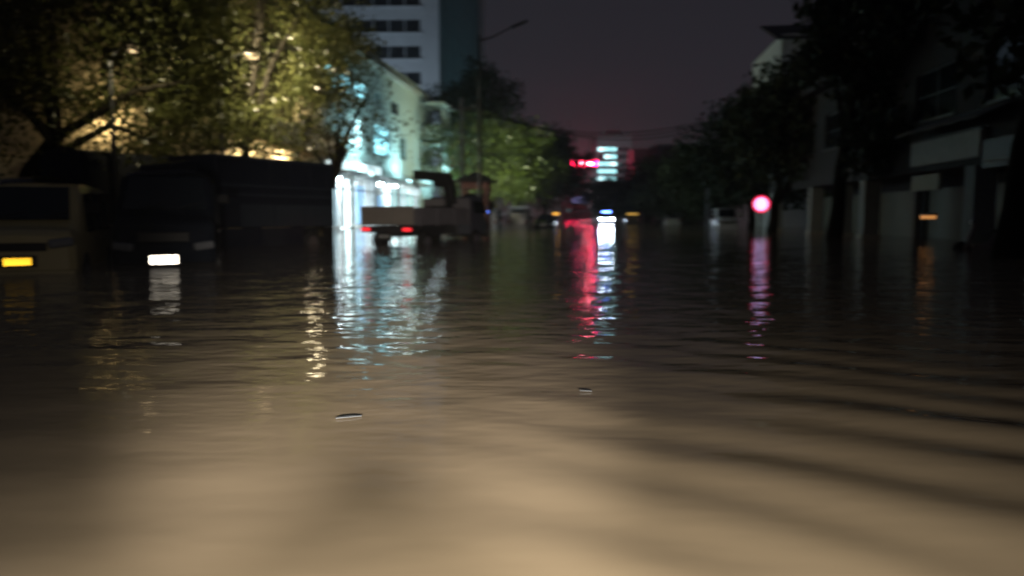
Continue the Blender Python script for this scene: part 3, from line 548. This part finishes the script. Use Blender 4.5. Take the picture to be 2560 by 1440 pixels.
yl = thing('added_tree_lamp', 'unseen low lamp added under the green lit tree to light it', 'lamp', (*road(-8.8, 66), -0.4))  # added lamp turned up into the crown, its source out of view
MB().tube([(0, 0, 0), (0, 0, 3.2)], [0.06, 0.05]).build('post', M['darkmetal'], yl); MB().tube([(0, 0, 3.2), (0, 0, 3.35), (0, 0, 3.5)], [0.08, 0.16, 0.05], 10).build('lamp_hood', M['darkmetal'], yl, True)
lamp(yl, 'AREA', (0, 0, 3.6), 1100, (0.90, 1.0, 0.58), 0.4, size_y=0.4, aim=(0.1, 0.75, 0.55))

wl = thing('street_lamp', 'warm lamp added among the leaves of the big tree to light them', 'street lamp', (-11.2, 29.2, GZ), -TH)  # added lamp facing away from the camera, front-lighting the crown
MB().tube([(0, 0, 0), (0, 0, 4), (0, 0, 6.9)], [0.1, 0.08, 0.06]).build('pole', M['darkmetal'], wl, True)
MB().tube([(0, 0, 6.8), (0.5, -0.2, 7.15), (1.3, -0.6, 7.25)], [0.045, 0.04, 0.035]).build('arm', M['darkmetal'], wl, True)
MB().box((1.6, -0.75, 7.28), (0.7, 0.3, 0.12), rz=R(-25)).build('lamp_head', M['darkmetal'], wl, bevel=0.03); MB().bx(1.35, 1.85, -0.66, -0.63, 6.98, 7.2).build('lamp_lens', M['warmlamp'], wl)
lamp(wl, 'AREA', (1.6, -0.62, 7.0), 1000, (1.0, 0.87, 0.55), 0.5, aim=(-0.1, 1, -0.12))
wl = thing('street_lamp', 'second warm lamp added deep in the leaves above the canvas-covered truck', 'street lamp', (-13.4, 25.4, GZ), -TH)  # added lamp facing away from the camera, lifting the dark leaves
MB().tube([(0, 0, 0), (0, 0, 3), (0, 0, 6.4)], [0.1, 0.08, 0.06]).build('pole', M['darkmetal'], wl, True); MB().tube([(0, 0, 6.3), (0.4, -0.2, 6.6), (0.9, -0.5, 6.65)], [0.045, 0.04, 0.035]).build('arm', M['darkmetal'], wl, True)
MB().box((1.1, -0.6, 6.68), (0.6, 0.26, 0.1), rz=R(-28)).build('lamp_head', M['darkmetal'], wl, bevel=0.02); MB().bx(0.9, 1.3, -0.5, -0.47, 6.45, 6.62).build('lamp_lens', M['warmlamp'], wl)
lamp(wl, 'AREA', (1.1, -0.45, 6.5), 230, (1.0, 0.88, 0.52), 0.4, aim=(-0.25, 1, 0.05))

# ------------------------------------------------------------------ poles, wires, booth
sl = thing('street_lamp', 'unlit street lamp pole with long dark arm over the road', 'street lamp', (*road(-6.35, 39.5), -0.4))
MB().tube([(0, 0, 0), (0, 0, 5), (0, 0, 10.6)], [0.11, 0.09, 0.06]).build('pole', M['darkmetal'], sl, True)
MB().tube([(0, 0, 10.3), (0.7, 0, 10.5), (1.6, 0, 10.95)], [0.05, 0.045, 0.035]).build('arm', M['darkmetal'], sl, True)
MB().box((2.05, 0, 11.12), (0.95, 0.26, 0.13), ry=R(-22)).build('lamp_head', M['darkmetal'], sl, bevel=0.03)
MB().bx(-0.17, 0.17, -0.17, 0.17, 0, 0.7).build('base', M['metal'], sl)
up_ = thing('utility_pole', 'thin dark utility pole in front of the green lit tree', 'pole', (*road(-9.2, 50), -0.4))
MB().tube([(0, 0, 0), (0, 0, 9.0)], [0.16, 0.11], 10).build('pole', M['darkwall'], up_, True); MB().bx(-0.9, 0.9, -0.05, 0.05, 8.3, 8.42).build('crossarm', M['darkmetal'], up_)
for x in (-0.8, 0, 0.8): MB().tube([(x, 0, 8.42), (x, 0, 8.5), (x, 0, 8.6)], [0.03, 0.06, 0.03], 8).build('insulator', M['whitewall'], up_)
rp = thing('utility_pole', 'utility pole among the dark right kerb trees', 'pole', (*road(8.6, 60), -0.4))
MB().tube([(0, 0, 0), (0, 0, 9.4)], [0.16, 0.11], 10).build('pole', M['darkwall'], rp, True); MB().bx(-0.9, 0.9, -0.05, 0.05, 8.6, 8.72).build('crossarm', M['darkmetal'], rp)
for i, x in enumerate((-0.8, 0.0, 0.8)):
    a = Vector((*road(-9.2, 50), 8.2)) + Vector((x, 0, 0)); b = Vector((*road(8.6, 60), 8.3)) + Vector((x, 0, 0)); pts = []
    for q in range(17):
        s = q / 16; p = a.lerp(b, s); p.z -= (1.3 + 0.25 * i) * 4 * s * (1 - s); pts.append(tuple(p))
    tag(MB().tube(pts, 0.03, 5).build('overhead_wire', M['black'], None), ['uppermost', 'middle', 'lowest sagging'][i] + ' overhead wire across the street between the poles', 'wire', 'overhead wires')
gb = thing('guard_booth', 'small red and pink guard booth with dark pointed roof', 'booth', (*road(-7.45, 45), -0.4), -TH)
w0 = MB().bx(-0.75, 0.75, -0.75, 0.75, 0, 1.2).build('lower_wall', M['brick'], gb)
for sx in (-0.66, 0.66):
    for sy in (-0.66, 0.66): MB().bx(sx - 0.09, sx + 0.09, sy - 0.09, sy + 0.09, 1.203, 2.9).build('corner_post', M['pinkplaster'], gb)
for (x, y, w, d) in ((0, -0.68, 1.12, 0.03), (0, 0.68, 1.12, 0.03), (-0.68, 0, 0.03, 1.12), (0.68, 0, 0.03, 1.12)): MB().box((x, y, 1.95), (w, d, 1.3)).build('pane', M['glassdark'], gb)
MB().bx(-0.8, 0.8, -0.8, 0.8, 2.903, 3.3).build('fascia', M['pinkplaster'], gb); MB().box((0, 0, 3.62), (2.5, 2.5, 0.62), taper=(0.08, 0.08)).build('roof', M['roofdark'], gb)
for k in range(4):
    for c_ in range(5): MB().box((-0.56 + 0.28 * c_, -0.757, 0.5 + 0.17 * k), (0.26, 0.03, 0.15)).build('brick', M['brick'], w0)
# round red-ringed light sign
rs_ = thing('round_sign', 'round glowing sign with red ring and white blue centre', 'sign', (*road(8.15, 38), -0.4), -TH)
MB().tube([(0, 0.12, 0), (0, 0.12, 2.3)], 0.06).build('post', M['darkmetal'], rs_)
def torus(R0, r, z, y, seg=28, n=8): 
    return MB().loft([[(math.cos(2*math.pi*i/seg)*(R0 + r*math.cos(2*math.pi*k/n)), y + r*math.sin(2*math.pi*k/n), z + math.sin(2*math.pi*i/seg)*(R0 + r*math.cos(2*math.pi*k/n))) for k in range(n)] for i in range(seg + 1)], cap=False)
torus(0.38, 0.05, 1.9, -0.04).build('neon_ring', M['ringred'], rs_, True); MB().tube([(0, -0.02, 1.9), (0, 0.05, 1.9)], 0.325, 24).build('light_disc', M['ringcore'], rs_); MB().tube([(0, 0.053, 1.9), (0, 0.115, 1.9)], 0.42, 24).build('back_disc', M['darkmetal'], rs_)

# ------------------------------------------------------------------ vehicles
def interp(st, y):
    for a, b in zip(st, st[1:]):
        if a[0] <= y <= b[0]:
            t = (y - a[0]) / max(1e-6, b[0] - a[0]); return [a[i] + (b[i] - a[i]) * t for i in range(6)]
    return list(st[-1])
def ring(s):
    y, zl, zb, zt, hw, ht = s
    h = [(hw * 0.88, zl), (hw * 0.97, zl + 0.08), (hw, (zl + zb) * 0.5), (hw * 0.985, zb), (ht + 0.02, zt - 0.09), (ht - 0.03, zt - 0.025), (ht - 0.14, zt)]
    return [(x, y, z) for x, z in h] + [(0, y, zt + 0.02)] + [(-x, y, z) for x, z in h[::-1]] + [(0, y, zl)]
def vehicle(name, label, cat, loc, rz, st, paint, spec, group=None):
    """nose at local -y (y = 0), tail at y = L; local z from the road surface"""
    t = thing(name, label, cat, loc, rz, group); L = st[-1][0]
    fine = []
    for a, b in zip(st, st[1:]):
        n = 3 if b[0] - a[0] > 0.25 else 1
        for q in range(n): fine.append([a[i] + (b[i] - a[i]) * q / n for i in range(6)])
    fine.append(list(st[-1])); MB().loft([ring(s) for s in fine]).build('body', paint, t, True)
    def sp_(y, f, sx, off=0.012):
        s = interp(st, y); x = s[4] * 0.985 + (s[5] + 0.02 - s[4] * 0.985) * f; return (sx * (x + off), y, s[2] + (s[3] - 0.09 - s[2]) * f)
    for (ya, yb) in spec['side']:
        for sx in (-1, 1): MB().slab([sp_(ya[0], 0.06, sx), sp_(yb[0], 0.06, sx), sp_(yb[1], 0.92, sx), sp_(ya[1], 0.92, sx)], 0.008 * -sx).build('side_window', M['glassdark'], t)
    for nm, (ya, yb) in (('windscreen', spec['front']), ('rear_window', spec['rear'])):
        A, B = interp(st, ya), interp(st, yb); o = -0.03 if nm == 'windscreen' else 0.03
        m = MB().slab([(-(A[5] - 0.10), ya + o, A[3] + 0.02), (A[5] - 0.10, ya + o, A[3] + 0.02), (B[5] - 0.12, yb + o, B[3] + 0.01), (-(B[5] - 0.12), yb + o, B[3] + 0.01)], 0.012); ws = m.build(nm, M['glassdark'], t)
        if nm == 'windscreen' and spec.get('wipers'):
            for x in (-0.35, 0.25): MB().tube([(x, ya + o - 0.03, A[3] + 0.05), (x + 0.35, ya + o + 0.02, A[3] + 0.16)], 0.012, 5).build('wiper', M['black'], ws)
    hwn = st[1][4]; zl = spec.get('lampz', 0.68)
    for sx in (-1, 1):
        if spec.get('hl', 1):
            MB().box((sx * (hwn - 0.2), 0.03, zl), (0.36, 0.16, 0.15), rz=sx * R(18), ry=-sx * R(7)).build('headlight', spec.get('hlmat', M['lamplens']), t, bevel=0.045)
        tm = MB().box((sx * (st[-2][4] - 0.13), L + 0.0, spec.get('tailz', 0.85)), (0.20, 0.06, spec.get('tailh', 0.22))).build('tail_light', spec.get('tailmat', M['brick']), t, bevel=0.02)
        s = interp(st, spec['front'][0] + 0.15); mm = MB().box((sx * (s[4] + 0.13), spec['front'][0] + 0.12, s[3] + 0.06), (0.22, 0.12, 0.17)).build('mirror', M['matteblack'] if spec.get('darkmirror') else paint, t, bevel=0.04)
        for yw in spec['wheels']:
            hw = interp(st, yw)[4]; r = spec.get('wr', 0.31)
            MB().tube([(sx * (hw - 0.05), yw, r + 0.02), (sx * (hw + 0.006), yw, r + 0.02)], r + 0.06, 20).build('wheel_arch', M['black'], t)
            wo_ = MB().tube([(sx * (hw - 0.16), yw, r), (sx * (hw + 0.012), yw, r), (sx * (hw + 0.022), yw, r)], [r, r, r * 0.9], 20).build('wheel', M['rubber'], t, True)
            MB().tube([(sx * (hw + 0.02), yw, r), (sx * (hw + 0.03), yw, r)], r * 0.62, 14).build('rim', M['rim'], wo_)
        for (ya, yb) in spec['side'][:2]:
            p = sp_(yb[0] - 0.12, 0, sx, 0.02); MB().box((p[0], p[1], p[2] - 0.09), (0.03, 0.16, 0.03)).build('door_handle', M['darkmetal'], t)
    MB().box((0, -0.025, spec.get('grillez', 0.55)), (hwn * 1.0, 0.05, spec.get('grilleh', 0.16))).build('grille', M['black'], t, bevel=0.015)
    MB().box((0, 0.06, 0.34), (hwn * 2.0, 0.26, 0.24)).build('front_bumper', spec.get('bumper', paint), t, bevel=0.06)
    MB().box((0, L - 0.05, 0.42), (st[-2][4] * 2.0, 0.26, 0.24)).build('rear_bumper', spec.get('bumper', paint), t, bevel=0.06)
    if spec.get('plate'):
        mat, z, tilt = spec['plate'][:3]; x = spec['plate'][3] if len(spec['plate']) > 3 else 0.0
        MB().box((x, -0.10, z), ((0.36, 0.012, 0.11) if mat is M['plateyellow'] else (0.46, 0.012, 0.15)), rx=tilt[0], rz=tilt[1]).build('number_plate', mat, t)
        MB().box((x, -0.082, z), (0.50, 0.02, 0.18), rx=tilt[0], rz=tilt[1]).build('plate_holder', M['black'], t)
    if spec.get('rplate'): MB().box((0, L + 0.10, 0.62), (0.46, 0.012, 0.14)).build('number_plate', spec['rplate'], t)
    return t
VAN = [(0.0, .32, .68, .98, .68, .60), (.10, .26, .82, 1.06, .77, .71), (.55, .22, .95, 1.14, .79, .72), (1.15, .22, 1.0, 1.80, .80, .66), (2.0, .22, 1.0, 1.87, .80, .68), (3.6, .22, 1.0, 1.85, .80, .68), (3.85, .25, .98, 1.74, .78, .64), (3.92, .35, .95, 1.5, .72, .58)]
SUV = [(0.0, .34, .62, .86, .74, .64), (.12, .28, .80, .98, .86, .76), (1.15, .24, .98, 1.10, .92, .80), (1.85, .24, 1.06, 1.68, .93, .70), (2.6, .24, 1.08, 1.76, .93, .72), (3.9, .24, 1.08, 1.72, .92, .70), (4.35, .28, 1.04, 1.45, .88, .66), (4.5, .40, .95, 1.15, .80, .62)]
SEDAN = [(0.0, .32, .52, .68, .68, .58), (.12, .24, .66, .78, .82, .70), (1.25, .20, .82, .94, .88, .76), (2.05, .20, .90, 1.40, .89, .60), (2.9, .20, .90, 1.44, .89, .60), (3.75, .20, .90, 1.05, .88, .70), (4.45, .24, .86, 1.00, .84, .70), (4.58, .36, .74, .88, .74, .60)]
van_s = dict(side=[((1.0, 1.32), (1.85, 1.85)), ((1.95, 1.95), (2.75, 2.75)), ((2.85, 2.85), (3.6, 3.5))], front=(.62, 1.12), rear=(3.86, 3.91), wheels=(.78, 3.2), wipers=True, lampz=.88, grillez=.82, grilleh=.13)
suv_s = dict(side=[((1.5, 1.95), (2.55, 2.55)), ((2.65, 2.65), (3.5, 3.5)), ((3.58, 3.58), (4.1, 4.0))], front=(1.2, 1.83), rear=(4.0, 4.34), wheels=(.85, 3.65), wipers=True, lampz=.78, grillez=.72, grilleh=.2, wr=.36)
sed_s = dict(side=[((1.6, 2.1), (2.5, 2.5)), ((2.6, 2.6), (3.5, 3.15))], front=(1.3, 2.02), rear=(2.95, 3.7), wheels=(.85, 3.6), lampz=.62, grillez=.52)
def facing_cam(x, y, z=0.0):                     # tilts that turn a plate at (x, y) towards the headlamps
    return math.atan2(x, y)
RZV = R(20.5)                                    # the parked cars stand slanted, noses towards the water-filled road
vx, vy = -7.62, 11.5
vehicle('yellow_van', 'dull yellow minivan with yellow plate parked nose-on at the left edge', 'van', (vx, vy, -0.4), RZV, VAN, M['yellowpaint'], dict(van_s, darkmirror=True, plate=(M['plateyellow'], 0.60, (R(-3.0), -RZV - math.atan2(vx, vy)), 0.0)))
sx_, sy_ = -6.28, 13.45
TALL = [(y * 1.1, zl, zb * 1.08, zt * 1.15, hw * 1.12, ht * 1.16) for (y, zl, zb, zt, hw, ht) in VAN]
tall_s = dict(van_s, side=[(tuple(q * 1.1 for q in a), tuple(q * 1.1 for q in b)) for a, b in van_s['side']], front=(.68, 1.23), rear=(4.25, 4.30), wheels=(.86, 3.5), lampz=.76, grillez=.92, grilleh=.18, wr=.34)
vehicle('dark_van', 'tall dark navy van with bright white number plate beside the yellow van', 'van', (sx_, sy_, -0.4), RZV, TALL, M['dullnavy'], dict(tall_s, darkmirror=True, bumper=M['matteblack'], plate=(M['platewhite'], 0.52, (R(-2.6), -RZV - math.atan2(sx_, sy_)))))
for (nm, lab, x0, Y, st, paint, sp0, rz, grp) in (
    ('white_van', 'white van seen from behind next to the guard booth', -8.5, 56, VAN, M['whitepaint'], dict(van_s, rplate=M['platewhite']), R(180) - TH, 'vehicles standing along the far kerbs'),
    ('white_van', 'pale van with roof box beside the white van', -6.35, 57.5, VAN, M['silverpaint'], dict(van_s), R(180) - TH, 'vehicles standing along the far kerbs'),
    ('dark_sedan', 'dark sedan with white plate right of the white vans', -4.55, 60, SEDAN, M['blackpaint'], dict(sed_s, plate=(M['platewhite'], 0.62, (0, 0))), -TH, 'vehicles standing along the far kerbs'),
    ('headlight_car', 'oncoming car with glaring blue-white headlights far down the street', 0.75, 92, SUV, M['blackpaint'], dict(suv_s, hlmat=M['headlamp'], lampz=0.92), -TH, None),
    ('taxi', 'dark car with glowing orange roof sign ahead in the street', 3.7, 84, SEDAN, M['blackpaint'], dict(sed_s), R(180) - TH, None),
    ('pale_sedan', 'dim silver sedan parked under the far right trees', 8.2, 84, SEDAN, M['silverpaint'], dict(sed_s), R(180) - TH, 'vehicles standing along the far kerbs'),
    ('kiosk_van', 'dim white van parked by the right kerb before the round sign', 9.4, 55, VAN, M['whitepaint'], dict(van_s), -TH, 'vehicles standing along the far kerbs')):
    L = st[-1][0]; p = road(x0, Y)
    if rz > 1.5: loc = (p[0] + L * math.sin(TH), p[1] + L * math.cos(TH), -0.4)
    else: loc = (p[0], p[1], -0.4)
    v = vehicle(nm, lab, 'car' if 'van' not in nm else 'van', loc, rz, st, paint, sp0, grp)
    if lab.startswith('pale van'): MB().bx(-0.75, 0.75, 2.4, 3.7, 1.90, 2.05).build('roof_box', M['whitepaint'], v)
    if nm == 'taxi': MB().box((0, 2.5, 1.53), (1.35, 0.3, 0.16), taper=(0.85, 0.7)).build('roof_sign', M['taxisign'], v)
    if nm == 'headlight_car':
        MB().box((0, 2.45, 1.84), (1.1, 0.25, 0.10)).build('light_bar', M['bluestrobe'], v)
        MB().box((0, -0.08, 0.90), (1.0, 0.03, 0.10)).build('light_strip', M['headlamp'], v)
ap = thing('warning_post', 'tiny amber warning lamp on a post far along the left kerb', 'lamp', (*road(-7.0, 118), -0.4))
MB().tube([(0, 0, 0), (0, 0, 1.5)], 0.06).build('post', M['darkmetal'], ap); MB().box((0, 0, 1.65), (0.9, 0.25, 0.28)).build('lens', M['amberlamp'], ap)

# ---- box trucks
def wheel(t, x, y, r, w=0.24):
    o = MB().tube([(x - w/2, y, r), (x - w/2 + 0.03, y, r), (x + w/2 - 0.03, y, r), (x + w/2, y, r)], [r * 0.88, r, r, r * 0.88], 20).build('wheel', M['rubber'], t, True)
    s = -1 if x < 0 else 1; MB().tube([(x + s * (w/2 - 0.005), y, r), (x + s * (w/2 + 0.015), y, r)], r * 0.55, 14).build('rim', M['rim'], o)
def truck_cab(t, y0, w, z0, z1, mat, L=1.7):
    hw = w / 2
    rings = []
    for (y, a, zt) in ((y0, 1.0, z1 - 0.02), (y0 + L * 0.55, 1.0, z1), (y0 + L * 0.78, 0.97, z1 - 0.06), (y0 + L * 0.93, 0.95, z0 + (z1 - z0) * 0.55), (y0 + L, 0.92, z0 + (z1 - z0) * 0.48)):
        x = hw * a; rings.append([(-x, y, z0), (x, y, z0), (x, y, z0 + (zt - z0) * 0.5), (x * 0.93, y, zt - 0.1), (x * 0.8, y, zt), (-x * 0.8, y, zt), (-x * 0.93, y, zt - 0.1), (-x, y, z0 + (zt - z0) * 0.5)])
    c = MB().loft(rings).build('cab', mat, t, True)
    zw = z0 + (z1 - z0) * 0.55
    MB().slab([(-hw * 0.82, y0 + L * 0.945, zw + 0.03), (hw * 0.82, y0 + L * 0.945, zw + 0.03), (hw * 0.72, y0 + L * 0.80, z1 - 0.14), (-hw * 0.72, y0 + L * 0.80, z1 - 0.14)], -0.015).build('windscreen', M['glassdark'], c)
    for sx in (-1, 1):
        MB().slab([(sx * (hw + 0.012), y0 + 0.3, zw), (sx * (hw + 0.012), y0 + L * 0.82, zw), (sx * (hw * 0.95 + 0.01), y0 + L * 0.74, z1 - 0.2), (sx * (hw * 0.95 + 0.01), y0 + 0.3, z1 - 0.2)], 0.01 * sx).build('side_window', M['glassdark'], c)
        MB().box((sx * (hw - 0.22), y0 + L + 0.02, z0 + 0.28), (0.3, 0.06, 0.18)).build('headlight', M['lamplens'], c, bevel=0.02)
        MB().box((sx * (hw + 0.2), y0 + L * 0.9, zw + 0.25), (0.14, 0.08, 0.34)).build('mirror', M['matteblack'], c, bevel=0.02)
    MB().box((0, y0 + L + 0.06, z0 - 0.02), (w * 0.98, 0.14, 0.26)).build('bumper', M['darkmetal'], c, bevel=0.03)
def box_truck(label, corner, r, BL, W, Ht, covered):
    cx = corner[0] + (W / 2) * math.cos(r); cy = corner[1] + (W / 2) * math.sin(r)
    t = thing('box_truck', label, 'truck', (cx, cy, -0.4), r, 'dark trucks parked behind the yellow van'); hw = W / 2
    if covered:                                   # a canvas cover on hoops
        rings = [[(-hw, y, 1.0), (-hw, y, Ht - 0.35 - 0.03 * (i % 2)), (-hw * 0.93, y, Ht - 0.1 - 0.03 * (i % 2)), (-hw * 0.6, y, Ht - 0.02 * (i % 2)), (0, y, Ht + 0.03), (hw * 0.6, y, Ht), (hw * 0.93, y, Ht - 0.1), (hw, y, Ht - 0.35), (hw, y, 1.0)] for i, y in enumerate(np.linspace(0, BL, 11))]
        cb = MB().loft(rings).build('canvas_cover', M['tarp'], t, True)
        for y in np.linspace(0.2, BL - 0.2, 6): MB().box((-hw - 0.012, y, 1.25), (0.02, 0.03, 0.5)).build('tie_strap', M['black'], cb)
    else:
        cb = MB().bx(-hw, hw, 0, BL, 0.95, Ht).build('cargo_box', M['navybox'], t, bevel=0.03)
        for z in (Ht - 0.06, Ht - 0.85, Ht - 1.12): MB().bx(-hw - 0.03, -hw - 0.003, 0.05, BL - 0.05, z - 0.03, z + 0.03).build('side_rail', M['navypanel'], cb)
        for k in range(3): MB().bx(-hw - 0.024, -hw - 0.003, 0.12 + k * (BL - 0.9) / 3, 0.06 + (k + 1) * (BL - 0.9) / 3, 0.98, Ht - 1.4).build('side_panel', M['navypanel'], cb)
        for k in range(6): MB().bx(-hw - 0.036, -hw - 0.004, 0.25 + k * (BL - 0.5) / 5 - 0.025, 0.25 + k * (BL - 0.5) / 5 + 0.025, Ht - 0.8, Ht - 0.1).build('side_rib', M['navybox'], cb)
        for sx in (-1, 1): MB().bx(sx * hw * 0.5 - hw * 0.48, sx * hw * 0.5 + hw * 0.48, -0.03, -0.003, 1.0, Ht - 0.06).build('rear_door', M['navybox'], cb)
    MB().bx(-0.4, 0.4, 0.1, BL + 1.6, 0.6, 0.9).build('chassis', M['darkmetal'], t)
    MB().bx(-hw, hw, 0.03, 0.12, 0.45, 0.6).build('rear_bumper', M['darkmetal'], t)
    for sx in (-1, 1):
        MB().box((sx * (hw - 0.2), -0.02, 0.72), (0.28, 0.06, 0.12)).build('tail_light', M['brick'], t); wheel(t, sx * (hw - 0.16), 1.0, 0.42); wheel(t, sx * (hw - 0.16), BL + 0.9, 0.42)
    MB().bx(-hw - 0.01, -hw + 0.03, 1.5, BL + 0.3, 0.32, 0.94).build('side_guard', M['navybox'], t); MB().bx(-hw + 0.01, -hw + 0.05, 0.02, 0.5, 0.36, 0.94).build('mud_flap', M['black'], t)
    truck_cab(t, BL + 0.12, W * 0.96, 0.55, min(Ht - 0.25, 2.55), M['navypaint'])
    if not covered: MB().box((0, BL + 0.75, 2.62), (W * 0.7, 0.8, 0.3), rx=R(-12)).build('wind_deflector', M['navybox'], t, bevel=0.05)
    return t
box_truck('dark navy box truck with panelled side behind the white-plated van', (-6.04, 25.4), R(153), 4.9, 2.0, 3.04, False)
box_truck('dark canvas-covered truck behind the yellow van', (-12.0, 28.7), R(153), 4.6, 2.2, 3.52, True)

# ---- flatbed truck with folded crane, rear towards the camera
ft = thing('flatbed_truck', 'low flatbed truck with brown tailboard, red tail lights and folded crane', 'truck', (-4.12, 24.6, -0.4), R(-24))
MB().bx(-1.02, 1.02, 0.05, 4.0, 1.0, 1.08).build('bed_floor', M['trucksteel'], ft)
tbm = MB().bx(-1.02, 1.02, 0.0, 0.045, 1.02, 1.62).build('tailboard', M['truckbed'], ft, bevel=0.01)
for z in (1.07, 1.57): MB().bx(-1.0, 1.0, -0.025, -0.002, z - 0.025, z + 0.025).build('board_rail', M['truckbed'], tbm)
for x in (-0.98, -0.33, 0.33, 0.98): MB().bx(x - 0.03, x + 0.03, -0.03, -0.003, 1.1, 1.54).build('board_post', M['truckbed'], tbm)
for sx in (-1, 1):
    sb = MB().bx(sx * 1.025, sx * 1.065, 0.05, 3.9, 1.02, 1.58).build('side_board', M['trucksteel'], ft)
    for y in (0.3, 1.5, 2.7, 3.8): MB().bx(sx * 1.068, sx * 1.095, y - 0.04, y + 0.04, 0.95, 1.58).build('stake', M['trucksteel'], sb)
    MB().box((sx * 0.80, -0.05, 0.86), (0.30, 0.05, 0.10)).build('tail_light', M['taillamp'], ft, bevel=0.015)
    wheel(ft, sx * 0.86, 0.95, 0.40); wheel(ft, sx * 0.86, 4.6, 0.40)
MB().bx(-0.38, 0.38, 0.1, 5.4, 0.62, 0.98).build('chassis', M['darkmetal'], ft); MB().bx(-1.0, 1.0, -0.02, 0.05, 0.76, 0.97).build('rear_beam', M['darkmetal'], ft)
MB().bx(-0.3, 0.16, -0.06, -0.045, 0.56, 0.70).build('number_plate', M['platewhite'], ft); MB().bx(-0.36, 0.22, -0.044, -0.03, 0.5, 0.76).build('plate_holder', M['black'], ft)
truck_cab(ft, 4.25, 1.85, 0.62, 2.05, M['truckcab'], 1.55)
MB().bx(-1.0, 1.0, 4.02, 4.1, 1.08, 1.95).build('headboard', M['trucksteel'], ft)
cr = MB().tube([(0.35, 3.6, 1.08), (0.35, 3.6, 1.6), (0.35, 3.6, 2.35)], [0.2, 0.15, 0.15], 10).build('crane_column', M['black'], ft, True)
MB().box((0.12, 3.55, 2.62), (0.62, 0.4, 0.5)).build('crane_knuckle', M['black'], cr, bevel=0.06)
MB().box((-0.45, 3.55, 2.78), (1.25, 0.32, 0.34), ry=R(6)).build('crane_boom', M['black'], cr, bevel=0.04)
MB().box((0.45, 3.5, 2.2), (0.36, 0.3, 0.95), ry=R(-8)).build('crane_boom', M['black'], cr, bevel=0.04)
MB().tube([(-1.0, 3.5, 2.7), (-1.0, 3.5, 2.45), (-0.9, 3.5, 2.35)], 0.05, 6).build('crane_hook', M['darkmetal'], cr)
for k in range(3): MB().box((-0.6 + 0.6 * k, 3.2 - 0.3 * k, 1.26 + 0.05 * k), (0.5, 0.5, 0.36 + 0.1 * k)).build('load_crate', M['darkmetal'], ft)

# ---- scooter half under water in the arcade
sc_ = thing('scooter', 'half-submerged scooter parked beside the pale arcade pillar', 'scooter', (13.15, 20.6, -0.28), R(70))
MB().loft([[(-w, y, z0), (w, y, z0), (w * 0.8, y, z1), (-w * 0.8, y, z1)] for (y, w, z0, z1) in ((-0.85, 0.06, 0.5, 0.62), (-0.6, 0.17, 0.35, 0.74), (-0.2, 0.18, 0.3, 0.72), (0.05, 0.14, 0.25, 0.42), (0.35, 0.14, 0.25, 0.38))]).build('body', M['scooterpaint'], sc_, True)
MB().box((0, -0.42, 0.77), (0.30, 0.75, 0.09)).build('seat', M['black'], sc_, bevel=0.04)
MB().box((0, 0.45, 0.62), (0.34, 0.10, 0.75), rx=R(18)).build('front_shield', M['scooterpaint'], sc_, bevel=0.04)
MB().tube([(-0.34, 0.34, 1.06), (0, 0.30, 1.0), (0.34, 0.34, 1.06)], 0.018, 6).build('handlebar', M['chrome'], sc_)
MB().box((0, 0.40, 1.0), (0.2, 0.14, 0.16)).build('headlight', M['lamplens'], sc_, bevel=0.03)
for y in (-0.62, 0.62): wheel(sc_, 0.0, y, 0.24, 0.12)
for sx in (-1, 1): MB().tube([(sx * 0.3, 0.33, 1.05), (sx * 0.38, 0.3, 1.25)], 0.008, 5).build('mirror_stem', M['chrome'], sc_); 

# ---- floating scraps
def scrap(label, x, y, s, rz, seed):
    rr = random.Random(seed); m = MB(); n = 7
    rings = []
    for i in range(n):
        t = i / (n - 1); w = s * 0.13 * math.sin(math.pi * (0.10 + 0.84 * t)) + 0.001; z = 0.006 + 0.0015 * math.sin(3 * t + rr.random()); xx = (t - 0.5) * s; b = 0.10 * s * math.sin(2.2 * t)
        rings.append([(xx, b - w, z), (xx, b, z + 0.002), (xx, b + w, z), (xx, b + w, z - 0.003), (xx, b, z - 0.002), (xx, b - w, z - 0.003)])
    o = m.loft(rings).build('plastic_scrap', M['plastic'], None, True); o.location = (x, y, 0.0); o.rotation_euler = (0, 0, rz); tag(o, label, 'litter', 'plastic scraps floating on the flood')
scrap('curved pale plastic scrap floating in the brown water, larger of the two', -0.73, 3.26, 0.115, R(18), 1)
scrap('tiny white scrap floating in the brown water', 0.38, 3.76, 0.06, R(-12), 2)

# ------------------------------------------------------------------ wet night air
me = MB().bx(-260, 260, -20, 440, -1.9, 52).mesh('haze'); m = bpy.data.materials.new('night_haze'); m.use_nodes = True; nt = m.node_tree; nt.nodes.clear()
o_ = nt.nodes.new('ShaderNodeOutputMaterial'); pv = nt.nodes.new('ShaderNodeVolumePrincipled'); pv.inputs['Color'].default_value = (0.9, 0.92, 0.97, 1)
pv.inputs['Density'].default_value = 0.0009; pv.inputs['Anisotropy'].default_value = 0.45
nt.links.new(pv.outputs[0], o_.inputs['Volume']); me.materials.append(m); hz = bpy.data.objects.new('haze', me); COL.objects.link(hz); tag(hz, kind='stuff')
SC.cycles.volume_bounces = 0
